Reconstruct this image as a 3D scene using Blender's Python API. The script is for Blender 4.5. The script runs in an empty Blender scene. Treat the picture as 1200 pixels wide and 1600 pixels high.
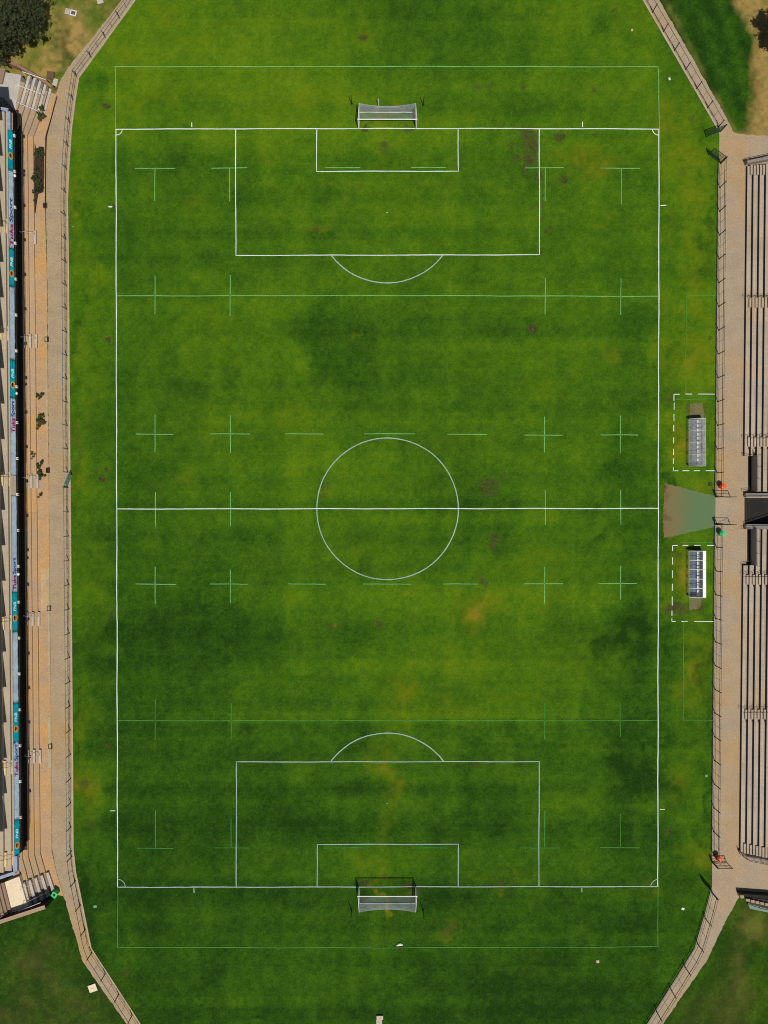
import bpy, bmesh, math, random
import numpy as np
from mathutils import Vector, Matrix
R = math.radians
random.seed(7); rng = np.random.default_rng(11)
scene = bpy.context.scene
COL = scene.collection
H = 100.0            # camera height above the pitch, metres
S = 12.07            # survey scale: pixels of the photograph per metre on the ground

def W(px, py, z=0.0):
    """survey a pixel of the photograph to the world point at height z"""
    k = (H - z) / H / S
    return Vector(((px - 600) * k, (800 - py) * k, z))

# ------------------------------------------------------------------ materials
def nt(name):
    m = bpy.data.materials.new(name); m.use_nodes = True
    t = m.node_tree; t.nodes.clear()
    out = t.nodes.new('ShaderNodeOutputMaterial')
    b = t.nodes.new('ShaderNodeBsdfPrincipled')
    t.links.new(b.outputs[0], out.inputs[0])
    return m, t, b, out

def N(t, kind, **kw):
    n = t.nodes.new(kind)
    for k, v in kw.items():
        if hasattr(n, k): setattr(n, k, v)
    return n

def noise(t, scale, detail=5, rough=.6, vec=None):
    n = N(t, 'ShaderNodeTexNoise'); n.inputs['Scale'].default_value = scale
    n.inputs['Detail'].default_value = detail; n.inputs['Roughness'].default_value = rough
    if vec is None:
        g = N(t, 'ShaderNodeNewGeometry'); vec = g.outputs['Position']
    t.links.new(vec, n.inputs['Vector'])
    return n.outputs[0]

def ramp(t, fac, stops):
    r = N(t, 'ShaderNodeValToRGB'); e = r.color_ramp.elements
    while len(e) < len(stops): e.new(0.5)
    for el, (p, c) in zip(e, stops):
        el.position = p
        el.color = (c, c, c, 1) if isinstance(c, (int, float)) else (*c, 1)
    t.links.new(fac, r.inputs[0])
    return r.outputs[0]

def mixc(t, fac, a, b, mode='MIX'):
    m = N(t, 'ShaderNodeMix', data_type='RGBA', blend_type=mode)
    for sock, v in ((m.inputs[0], fac), (m.inputs[6], a), (m.inputs[7], b)):
        if hasattr(v, 'links'): t.links.new(v, sock)
        elif isinstance(v, (int, float)): sock.default_value = v
        else: sock.default_value = (*v, 1)
    return m.outputs[2]

def math_(t, op, a, b=0.0, clamp=False):
    m = N(t, 'ShaderNodeMath', operation=op, use_clamp=clamp)
    for s, v in ((m.inputs[0], a), (m.inputs[1], b)):
        if hasattr(v, 'links'): t.links.new(v, s)
        else: s.default_value = v
    return m.outputs[0]

def simple(name, col, rough=.6, metal=0, var=.12, scale=3.0, spec=.3):
    m, t, b, o = nt(name)
    n = noise(t, scale, 4)
    c = mixc(t, ramp(t, n, [(.3, 0), (.7, 1)]), tuple(x * (1 - var) for x in col), tuple(min(1, x * (1 + var)) for x in col))
    t.links.new(c, b.inputs['Base Color'])
    b.inputs['Roughness'].default_value = rough; b.inputs['Metallic'].default_value = metal
    b.inputs['Specular IOR Level'].default_value = spec
    return m

def concrete(name, a, bcol, stain, sfac=.5, joint=None, big=.12, fine=6.0, speck=.25):
    """weathered concrete / brick paving: two tones, rusty stains, speckle and optional joints (x, y spacing)"""
    m, t, b, o = nt(name)
    g = N(t, 'ShaderNodeNewGeometry').outputs['Position']
    c = mixc(t, ramp(t, noise(t, .45, 6, .65, g), [(.35, 0), (.65, 1)]), a, bcol)
    c = mixc(t, ramp(t, noise(t, big, 5, .55, g), [(.48, 0), (.66, sfac)]), c, stain)
    f = ramp(t, noise(t, fine, 3, .7, g), [(.25, 1 - speck), (.75, 1 + speck)])
    c = mixc(t, 1.0, c, f, 'MULTIPLY')
    bl = ramp(t, noise(t, 1.6, 5, .7, g), [(.62, 0), (.75, .35)])
    c = mixc(t, bl, c, tuple(x * .5 for x in a))
    sp_ = ramp(t, noise(t, 3.1, 3, .8, g), [(.66, 0), (.74, .45)])
    c = mixc(t, sp_, c, tuple(x * .45 for x in a))
    if joint:
        br = N(t, 'ShaderNodeTexBrick'); t.links.new(g, br.inputs['Vector'])
        br.inputs['Scale'].default_value = 1
        br.inputs['Brick Width'].default_value = joint[0]; br.inputs['Row Height'].default_value = joint[1]
        br.inputs['Mortar Size'].default_value = joint[2]; br.inputs['Mortar Smooth'].default_value = .3
        br.inputs['Color1'].default_value = (1, 1, 1, 1); br.inputs['Color2'].default_value = (joint[3],) * 3 + (1,)
        br.inputs['Mortar'].default_value = (joint[4],) * 3 + (1,)
        c = mixc(t, 1.0, c, br.outputs[0], 'MULTIPLY')
    t.links.new(c, b.inputs['Base Color'])
    b.inputs['Roughness'].default_value = .9; b.inputs['Specular IOR Level'].default_value = .15
    return m

M = {}
M['path'] = concrete('tan_brick_paving', (.41, .315, .20), (.345, .265, .175), (.41, .27, .12), .75, (.44, .22, .012, .93, .86))
M['apron'] = concrete('worn_concrete_apron', (.385, .30, .205), (.33, .26, .18), (.42, .255, .095), .55)
M['terrace'] = concrete('sandy_terrace', (.46, .30, .165), (.40, .27, .165), (.53, .29, .09), .75, None, .2)
M['row_left'] = concrete('orange_stained_concrete', (.48, .325, .175), (.42, .30, .20), (.56, .30, .085), .7, (5.4, 40, .012, .86, .5), .16)
M['row_corner'] = concrete('dusty_brown_concrete', (.38, .28, .18), (.32, .245, .17), (.42, .25, .1), .5, None, .2)
M['row_right'] = concrete('grey_tan_concrete', (.47, .385, .30), (.40, .335, .265), (.45, .32, .2), .6, (1.9, 2.7, .01, .86, .6), .2, 6, .18)
M['row_upper'] = concrete('pale_upper_concrete', (.46, .385, .285), (.40, .34, .26), (.42, .32, .2), .4, (5, 5, .008, .95, .7), .2, 6, .15)
M['brick_row'] = concrete('brown_brick_step', (.30, .20, .14), (.25, .175, .13), (.34, .2, .1), .4, None, .3)
M['block'] = concrete('grey_step_block', (.50, .47, .42), (.42, .39, .35), (.36, .30, .22), .4, None, .4)
M['yellow_block'] = concrete('pale_yellow_step_block', (.74, .56, .27), (.62, .47, .24), (.5, .38, .2), .3, None, .4)
M['cement'] = concrete('pale_cement_patch', (.52, .385, .22), (.44, .32, .18), (.5, .3, .12), .5, None, .4)
M['cream'] = concrete('cream_slab', (.78, .65, .45), (.70, .58, .41), (.62, .44, .20), .3, None, .3, 6, .1)
M['kerb'] = concrete('pale_kerb', (.47, .39, .25), (.37, .31, .2), (.4, .28, .13), .4, None, .4)
M['wall_tan'] = concrete('tan_wall', (.40, .29, .19), (.34, .25, .17), (.40, .2, .1), .5, None, .3)
M['wall_red'] = concrete('red_brown_brick_wall', (.33, .19, .12), (.28, .18, .125), (.4, .2, .08), .5, (.22, .07, .01, .85, .7), .3)
M['wall_grey'] = concrete('grey_wall', (.30, .265, .235), (.25, .225, .2), (.2, .16, .12), .4, None, .3)
M['plain_black'] = simple('black_wall_shade_and_gaps', (.012, .011, .011), .8, 0, .2)  # black that paints shaded walls, also fills strips and grates
M['under_row'] = concrete('dark_concrete_and_shade', (.07, .055, .045), (.05, .042, .036), (.08, .05, .03), .4, None, .3)  # dark fittings, and the shade painted under the deck
M['asphalt_and_shade'] = concrete('black_tunnel_floor_and_shade', (.020, .019, .018), (.026, .024, .022), (.034, .03, .027), .4, None, .4)
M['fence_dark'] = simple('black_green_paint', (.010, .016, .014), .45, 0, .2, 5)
M['fence_blue'] = simple('weathered_blue_grey_paint', (.075, .12, .145), .5, .1, .3, 5)
M['gate_green'] = simple('dark_green_paint', (.014, .045, .026), .45, 0, .2, 5)
M['gate_pale'] = simple('faded_green_paint', (.12, .20, .15), .5, 0, .2, 5)
M['white_metal'] = simple('white_gloss_paint', (.82, .82, .80), .35, 0, .03, 5)
M['net'] = simple('white_net_cord', (.42, .43, .46), .8, 0, .05, 5)
M['galv'] = simple('galvanised_pipe', (.50, .49, .50), .4, .2, .12, 6)
M['black_metal'] = simple('black_pipe', (.012, .012, .013), .5, 0, .1, 6)
M['blue_coping'] = simple('blue_grey_coping', (.26, .31, .46), .6, 0, .2, 2)
M['bracket'] = simple('cream_bracket', (.66, .61, .52), .6, 0, .12, 6)
M['teal'] = simple('teal_vinyl', (.006, .52, .66), .5, 0, .14, 1.2)
M['pale_blue'] = simple('pale_blue_vinyl', (.64, .78, .94), .5, 0, .14, .8)
M['ink_red'] = simple('crimson_ink', (.30, .012, .13), .5, 0, .05)
M['ink_blue'] = simple('navy_ink', (.02, .07, .27), .5, 0, .05)
M['ink_white'] = simple('white_ink', (.45, .78, .82), .5, 0, .05)
M['gold'] = simple('gold_ink', (.62, .36, .05), .5, 0, .1)
M['amber'] = simple('amber_ink', (.42, .14, .02), .5, 0, .1)
M['tree_ink'] = simple('black_ink', (.03, .025, .02), .5, 0, .1)
M['roof'] = simple('white_roof_sheet', (.7, .7, .7), .6, 0, .05)
M['orange'] = simple('orange_plastic', (.85, .10, .022), .45, 0, .08, 3)
M['green_plastic'] = simple('bright_green_plastic', (.03, .58, .16), .45, 0, .08, 3)
M['rim_dark'] = simple('dark_bin_liner', (.02, .02, .02), .4, 0, .1, 3)
M['seat_white'] = simple('white_seat_plastic', (.80, .81, .82), .4, 0, .08, 3)
M['panel_white'] = simple('white_back_panel', (.86, .84, .78), .5, 0, .03, 3)
M['panel_grey'] = simple('weathered_grey_panel', (.36, .35, .32), .6, 0, .25, 2)
M['alu'] = simple('aluminium_frame', (.62, .62, .60), .4, .3, .1, 5)
M['dugout_floor'] = concrete('dusty_blue_floor', (.16, .15, .135), (.12, .125, .13), (.19, .155, .11), .5, None, .4)
M['reflection_strip'] = simple('blue_grey_reflection', (.10, .15, .21), .7, 0, .25, 2)  # blue reflection on the dugout floor, put into colour
M['white_lid'] = simple('white_lid', (.62, .62, .58), .6, 0, .1, 9)
M['blue_lid'] = simple('grey_blue_lid', (.24, .34, .38), .6, 0, .1, 9)
M['green_lid'] = simple('grey_green_lid', (.12, .28, .2), .6, 0, .1, 9)
M['beige_lid'] = simple('beige_lid', (.5, .42, .27), .6, 0, .1, 9)
M['rust'] = simple('rusty_plate', (.13, .075, .05), .7, 0, .3, 5)
M['soil'] = simple('soil_and_shade', (.045, .026, .016), 1, 0, .4, 5)
M['bark'] = simple('brown_bark', (.09, .065, .045), .9, 0, .3, 6)

def glassy(name, tint, alpha):
    m, t, b, o = nt(name)
    t.nodes.remove(b)
    tr = N(t, 'ShaderNodeBsdfTransparent'); tr.inputs[0].default_value = (*tint, 1)
    gl = N(t, 'ShaderNodeBsdfGlossy'); gl.inputs['Roughness'].default_value = .12
    df = N(t, 'ShaderNodeBsdfDiffuse'); df.inputs[0].default_value = (.70, .70, .67, 1)
    m1 = N(t, 'ShaderNodeMixShader'); m2 = N(t, 'ShaderNodeMixShader')
    n = noise(t, 2.2, 4)
    t.links.new(ramp(t, n, [(.3, alpha * .5), (.7, alpha * 1.5)]), m1.inputs[0])
    t.links.new(tr.outputs[0], m1.inputs[1]); t.links.new(df.outputs[0], m1.inputs[2])
    fr = N(t, 'ShaderNodeFresnel'); fr.inputs[0].default_value = 1.5
    t.links.new(fr.outputs[0], m2.inputs[0]); t.links.new(m1.outputs[0], m2.inputs[1]); t.links.new(gl.outputs[0], m2.inputs[2])
    t.links.new(m2.outputs[0], o.inputs[0])
    return m
M['poly'] = glassy('clear_polycarbonate', (.90, .93, .96), .06)
M['poly_old'] = glassy('weathered_polycarbonate', (.92, .90, .84), .24)

def leafmat(name, a, bcol):
    m, t, b, o = nt(name)
    c = mixc(t, ramp(t, noise(t, 1.1, 3), [(.35, 0), (.65, 1)]), a, bcol)
    t.links.new(c, b.inputs['Base Color']); b.inputs['Roughness'].default_value = .7
    b.inputs['Specular IOR Level'].default_value = .2
    return m
M['leaf'] = leafmat('dark_tree_leaves', (.018, .026, .008), (.058, .066, .026))
M['leaf_weed'] = leafmat('weed_leaves', (.03, .045, .012), (.075, .08, .025))

def paint(name, col, worn, lo, hi):
    m, t, b, o = nt(name)
    g = N(t, 'ShaderNodeNewGeometry').outputs['Position']
    f = math_(t, 'ADD', math_(t, 'MULTIPLY', noise(t, 5.5, 4, .7, g), .75), math_(t, 'MULTIPLY', noise(t, .16, 3, .5, g), .35))
    c = mixc(t, ramp(t, f, [(lo, 0), (hi, 1)]), worn, col)
    t.links.new(c, b.inputs['Base Color']); b.inputs['Roughness'].default_value = .9
    b.inputs['Specular IOR Level'].default_value = .1
    return m
M['paint_white'] = paint('fresh_white_turf_paint', (.72, .80, .76), (.36, .50, .36), .36, .60)
M['paint_dim'] = paint('dim_white_turf_paint', (.36, .48, .45), (.15, .27, .17), .36, .66)  # thin circle and arcs; south end dimmed by painted light falloff
M['paint_green'] = paint('faded_pale_green_turf_paint', (.20, .50, .17), (.08, .24, .04), .37, .64)
M['paint_faint'] = paint('faint_green_turf_paint', (.075, .29, .055), (.04, .14, .02), .36, .64)

# ------------------------------------------------------------------ object helpers
def obj(name, bm, mat, parent=None, smooth=False):
    me = bpy.data.meshes.new(name)
    if isinstance(bm, bmesh.types.BMesh):
        bm.normal_update(); bm.to_mesh(me); bm.free()
    else: me = bm
    me.materials.clear(); me.materials.append(M[mat] if isinstance(mat, str) else mat)
    if smooth:
        for p in me.polygons: p.use_smooth = True
    o = bpy.data.objects.new(name, me); COL.objects.link(o)
    if parent is not None:
        o.parent = parent
        o.matrix_parent_inverse = Matrix.Translation(parent.location).inverted()
    return o

def local(name, me_or_bm, mat, parent, loc=(0, 0, 0), rz=0, smooth=False):
    """part given in its thing's own coordinates"""
    if isinstance(me_or_bm, bmesh.types.BMesh):
        o = obj(name, me_or_bm, mat, None, smooth)
    else:
        o = bpy.data.objects.new(name, me_or_bm); COL.objects.link(o)
    o.parent = parent; o.location = loc; o.rotation_euler = (0, 0, rz)
    return o

def tag(o, label=None, cat=None, group=None, kind=None):
    if label: o['label'] = label
    if cat: o['category'] = cat
    if group: o['group'] = group
    if kind: o['kind'] = kind
    return o

def thing(name, loc, label, cat, group=None, rz=0):
    o = bpy.data.objects.new(name, None); COL.objects.link(o)
    o.empty_display_size = .2
    o.location = loc; o.rotation_euler = (0, 0, rz)
    return tag(o, label, cat, group)

def struct(name, bm, mat): return tag(obj(name, bm, mat), kind='structure')

def prism(bm, pts, z0, z1):
    """vertical prism over a plan polygon of world points"""
    n = len(pts)
    a = sum(pts[i][0] * pts[(i + 1) % n][1] - pts[(i + 1) % n][0] * pts[i][1] for i in range(n))
    if a < 0: pts = list(reversed(pts))
    lo = [bm.verts.new((p[0], p[1], z0)) for p in pts]; hi = [bm.verts.new((p[0], p[1], z1)) for p in pts]
    bm.faces.new(hi); bm.faces.new(list(reversed(lo)))
    for i in range(n):
        j = (i + 1) % n; bm.faces.new((lo[i], lo[j], hi[j], hi[i]))

def pprism(bm, pix, z0, z1):
    prism(bm, [W(x, y, z1) for x, y in pix], z0, z1)

def box(bm, c, d, rz=0, bev=0):
    r = bmesh.ops.create_cube(bm, size=1)
    mt = Matrix.Translation(c) @ Matrix.Rotation(rz, 4, 'Z') @ Matrix.Diagonal((*d, 1))
    bmesh.ops.transform(bm, matrix=mt, verts=r['verts'])
    if bev:
        es = list({e for v in r['verts'] for e in v.link_edges})
        bmesh.ops.bevel(bm, geom=es, offset=bev, segments=2, profile=.5, affect='EDGES')

def tube(bm, a, b, r, seg=8, r2=None):
    a, b = Vector(a), Vector(b); d = b - a; L = d.length
    if L < 1e-6: return
    res = bmesh.ops.create_cone(bm, cap_ends=True, segments=seg, radius1=r, radius2=r if r2 is None else r2, depth=L)
    mt = Matrix.Translation((a + b) / 2) @ d.to_track_quat('Z', 'Y').to_matrix().to_4x4()
    bmesh.ops.transform(bm, matrix=mt, verts=res['verts'])

def B(): return bmesh.new()

def lathe(bm, prof, seg=20, c=(0, 0, 0)):
    rings = []
    for r, z in prof:
        rings.append([bm.verts.new((c[0] + r * math.cos(2 * math.pi * i / seg), c[1] + r * math.sin(2 * math.pi * i / seg), c[2] + z)) for i in range(seg)])
    for a, b in zip(rings, rings[1:]):
        for i in range(seg):
            j = (i + 1) % seg; bm.faces.new((a[i], a[j], b[j], b[i]))
    bm.faces.new(list(reversed(rings[0]))); bm.faces.new(rings[-1])

# ------------------------------------------------------------------ ground: grass sheet with surveyed tones and painted light falloff
def vnoise(shape, cells, seed):
    r = np.random.default_rng(seed)
    ny, nx = shape
    cy, cx = max(2, int(cells[0])), max(2, int(cells[1]))
    g = r.random((cy + 3, cx + 3))
    y = np.linspace(0, cy, ny); x = np.linspace(0, cx, nx)
    iy = np.minimum(y.astype(int), cy - 1); ix = np.minimum(x.astype(int), cx - 1)
    fy = (y - iy); fx = (x - ix)
    fy = (fy * fy * (3 - 2 * fy))[:, None]; fx = (fx * fx * (3 - 2 * fx))[None, :]
    g00 = g[iy][:, ix]; g01 = g[iy][:, ix + 1]; g10 = g[iy + 1][:, ix]; g11 = g[iy + 1][:, ix + 1]
    return (g00 * (1 - fx) + g01 * fx) * (1 - fy) + (g10 * (1 - fx) + g11 * fx) * fy

def sstep(a, b, x):
    t = np.clip((x - a) / (b - a), 0, 1); return t * t * (3 - 2 * t)

# coarse survey of how dark (0) or light (1) the turf is, one value every 100 px, rows from the top; southern darkening is partly painted light falloff
TONE = [
 # x=100 200 300 400 500 600 700 800 900 1000 1100
 [.62, .66, .62, .56, .55, .46, .40, .50, .58, .42, .30],   # y=0
 [.62, .70, .62, .66, .62, .50, .44, .46, .52, .52, .40],   # 100
 [.56, .52, .56, .60, .62, .58, .54, .46, .46, .52, .58],   # 200
 [.55, .40, .38, .42, .48, .52, .50, .46, .50, .44, .62],   # 300
 [.56, .40, .36, .42, .40, .42, .46, .44, .42, .44, .58],   # 400
 [.50, .44, .48, .52, .36, .36, .42, .42, .48, .40, .62],   # 500
 [.52, .40, .40, .58, .50, .38, .46, .48, .46, .42, .66],   # 600
 [.48, .38, .42, .48, .52, .46, .38, .44, .46, .36, .64],   # 700
 [.46, .36, .36, .46, .48, .48, .42, .44, .48, .36, .60],   # 800
 [.46, .34, .32, .40, .44, .46, .50, .54, .50, .36, .58],   # 900
 [.42, .22, .24, .30, .36, .44, .52, .50, .44, .24, .46],   # 1000
 [.42, .26, .28, .42, .40, .52, .50, .50, .46, .30, .48],   # 1100
 [.42, .22, .24, .30, .30, .40, .36, .36, .36, .22, .42],   # 1200
 [.42, .22, .22, .24, .26, .34, .28, .32, .34, .24, .42],   # 1300
 [.32, .20, .22, .26, .30, .36, .26, .30, .30, .28, .34],   # 1400
 [.26, .22, .26, .30, .26, .28, .22, .24, .20, .20, .28],   # 1500
 [.22, .18, .22, .28, .26, .22, .20, .20, .20, .16, .20],   # 1600
]
YEL = [  # yellow-brown thin turf: px, py, rx, ry, amount
 (300, 60, 60, 30, .18), (200, 90, 30, 25, .35), (140, 170, 25, 30, .2), (255, 15, 30, 18, .3), (420, 20, 60, 25, .15), (118, 330, 14, 60, .35), (140, 420, 16, 50, .22), (135, 560, 20, 60, .25), (128, 745, 14, 26, .4),
 (140, 900, 22, 90, .18), (118, 700, 10, 60, .3), (128, 1230, 14, 40, .5), (135, 1120, 16, 50, .25), (605, 190, 16, 22, .5), (604, 245, 14, 40, .3), (640, 330, 60, 30, .15), (560, 30, 50, 18, .2),
 (920, 258, 55, 18, .5), (880, 255, 30, 20, .35), (955, 345, 22, 8, .35), (1050, 195, 28, 50, .45), (1075, 240, 30, 40, .5), (1040, 300, 10, 90, .3), (1080, 300, 22, 60, .4), (1090, 430, 20, 90, .4), (1080, 560, 30, 60, .45),
 (1062, 690, 14, 50, .55), (1040, 560, 8, 120, .3), (1060, 890, 22, 45, .6), (1085, 760, 26, 12, .4), (1095, 1050, 20, 60, .5), (1075, 1080, 18, 30, .35), (1060, 1220, 18, 26, .35), (1085, 1340, 26, 20, .4),
 (950, 548, 24, 14, .38), (750, 948, 36, 30, .62), (744, 985, 24, 24, .4), (630, 1090, 30, 36, .5), (612, 1060, 24, 20, .35), (450, 650, 60, 40, .22), (700, 700, 40, 20, .15), (380, 560, 60, 40, .1), (860, 930, 40, 25, .3),
 (900, 1030, 60, 40, .18), (700, 1110, 60, 20, .25), (604, 1215, 16, 60, .45), (606, 1300, 12, 30, .25), (330, 520, 60, 50, .16), (330, 660, 50, 30, .16), (560, 870, 60, 24, .16), (720, 1040, 60, 40, .2), (840, 880, 60, 26, .22), (740, 560, 50, 30, .14), (850, 600, 50, 30, .14), (250, 150, 90, 26, .22), (460, 160, 80, 26, .22), (400, 230, 40, 20, .2), (597, 1390, 8, 26, .65), (596, 1425, 5, 20, .8), (800, 1090, 60, 14, .2), (645, 1400, 10, 12, .35), (1014, 1395, 14, 10, .3), (790, 1378, 26, 8, .3),
 (470, 660, 22, 10, .2), (510, 1435, 18, 6, .2), (700, 1455, 14, 10, .35), (575, 1350, 20, 14, .25), (1000, 600, 20, 40, .12), (300, 320, 18, 14, .25), (491, 357, 12, 10, .5), (290, 745, 14, 20, .3), (510, 775, 8, 9, .4),
 (540, 290, 22, 4, .35), (560, 520, 26, 4, .4), (512, 980, 10, 6, .55), (735, 180, 50, 20, .12), (565, 59, 26, 20, .3), (940, 150, 60, 40, .15), (1000, 30, 40, 30, .2), (180, 1560, 30, 30, .12), (860, 30, 50, 26, .2), (150, 640, 14, 30, .25),
 (820, 1500, 40, 14, .1), (1048, 820, 10, 40, .4), (1080, 1010, 22, 18, .3),
]
DRK = [  # patches of dark turf, the southern ones adding to the painted falloff
 (60, 0, 1, 1, 0), (520, 560, 60, 60, .2), (240, 735, 60, 30, .2), (560, 545, 70, 35, .16), (985, 985, 34, 16, .4), (945, 1000, 20, 14, .3), (1005, 1000, 14, 18, .3), (985, 1215, 50, 50, .3), (990, 955, 30, 12, .25), (935, 840, 9, 9, .45),
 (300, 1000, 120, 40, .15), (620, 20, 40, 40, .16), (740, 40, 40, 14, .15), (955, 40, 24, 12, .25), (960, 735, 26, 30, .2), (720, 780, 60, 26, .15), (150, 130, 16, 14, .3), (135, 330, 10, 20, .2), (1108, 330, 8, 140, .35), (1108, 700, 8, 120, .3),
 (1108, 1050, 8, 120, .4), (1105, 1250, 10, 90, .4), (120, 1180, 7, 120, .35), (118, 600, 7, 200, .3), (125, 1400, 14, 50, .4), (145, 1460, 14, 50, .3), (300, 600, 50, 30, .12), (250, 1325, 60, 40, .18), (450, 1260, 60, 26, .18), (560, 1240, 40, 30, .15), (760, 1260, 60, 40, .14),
 (840, 1540, 110, 40, .22), (300, 1520, 70, 50, .16), (300, 950, 80, 26, .14), (1040, 763, 12, 6, .4), (560, 900, 60, 16, .1), (1060, 430, 16, 60, .12), (720, 1410, 40, 22, .18), (440, 1400, 60, 16, .15), (930, 1430, 60, 22, .15),
]
SOIL = [  # bare or turned soil
 (564, 59, 8, 7, .75), (823, 220, 13, 20, .62), (831, 233, 8, 24, .5), (826, 248, 9, 10, .75), (820, 262, 6, 9, .5), (836, 276, 8, 10, .5), (806, 248, 6, 6, .55), (797, 226, 6, 6, .35), (872, 213, 10, 8, .8), (929, 214, 4, 4, .8), (884, 283, 8, 6, .8),
 (866, 287, 5, 5, .3), (832, 320, 6, 4, .35), (846, 315, 6, 5, .4), (847, 342, 6, 5, .4), (861, 358, 6, 5, .5), (851, 366, 6, 4, .6), (845, 392, 3, 3, .7), (743, 134, 6, 5, .45), (763, 132, 4, 4, .35), (816, 137, 5, 5, .5), (930, 138, 3, 3, .6),
 (829, 513, 8, 8, .72), (763, 764, 14, 18, .5), (785, 746, 5, 7, .3), (768, 838, 8, 9, .65), (765, 856, 6, 6, .6), (756, 909, 7, 7, .5), (588, 974, 6, 6, .5), (604, 227, 6, 7, .75), (604, 233, 9, 10, .4), (570, 201, 8, 4, .7), (641, 200, 9, 5, .6), (582, 193, 5, 3, .4),
 (636, 193, 5, 4, .35), (548, 165, 4, 3, .4), (571, 1383, 9, 5, .6), (641, 1385, 9, 5, .6), (655, 1393, 8, 8, .5), (602, 1370, 9, 5, .4), (534, 1361, 3, 3, .6), (168, 165, 6, 4, .7), (174, 319, 4, 4, .9), (169, 531, 4, 4, 1), (171, 735, 3, 3, 1), (163, 749, 6, 6, .9),
 (155, 740, 3, 3, .6), (170, 954, 5, 4, .9), (169, 1166, 4, 4, 1), (130, 1229, 6, 8, .6), (142, 1285, 6, 5, .4), (1047, 625, 3, 3, 1), (1043, 1302, 5, 4, .9), (1109, 533, 4, 4, .6), (1057, 948, 12, 9, .75), (1072, 954, 16, 10, .5), (1050, 955, 8, 10, .5),
 (1094, 948, 10, 14, .5), (1085, 955, 16, 5, .5), (1113, 1345, 4, 14, .6), (1120, 1055, 2, 40, .3), (604, 795, 4, 3, .5), (742, 1190, 6, 6, .3), (780, 1381, 10, 5, .45), (1026, 1475, 3, 3, .3), (197, 1522, 6, 9, .45), (506, 775, 6, 6, .4), (512, 981, 7, 4, .6),
 (507, 758, 12, 12, .2), (491, 358, 6, 5, .55), (556, 296, 16, 2.5, .2), (535, 285, 10, 2, .2), (577, 540, 6, 3, .4), (700, 1456, 10, 7, .35), (1042, 822, 7, 22, .55), (1038, 800, 4, 22, .4), (120, 700, 6, 40, .2), (1030, 958, 3, 3, .4), (545, 300, 22, 2.2, .0),
 (1100, 640, 4, 12, .4), (1077, 640, 3, 10, .4), (118, 1410, 3, 18, .0), (1070, 270, 3, 8, .4), (1082, 190, 4, 6, .4),
 (960, 17, 3, 3, .6), (670, 135, 4, 4, .25), (1005, 460, 3, 3, .0),
]
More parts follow.
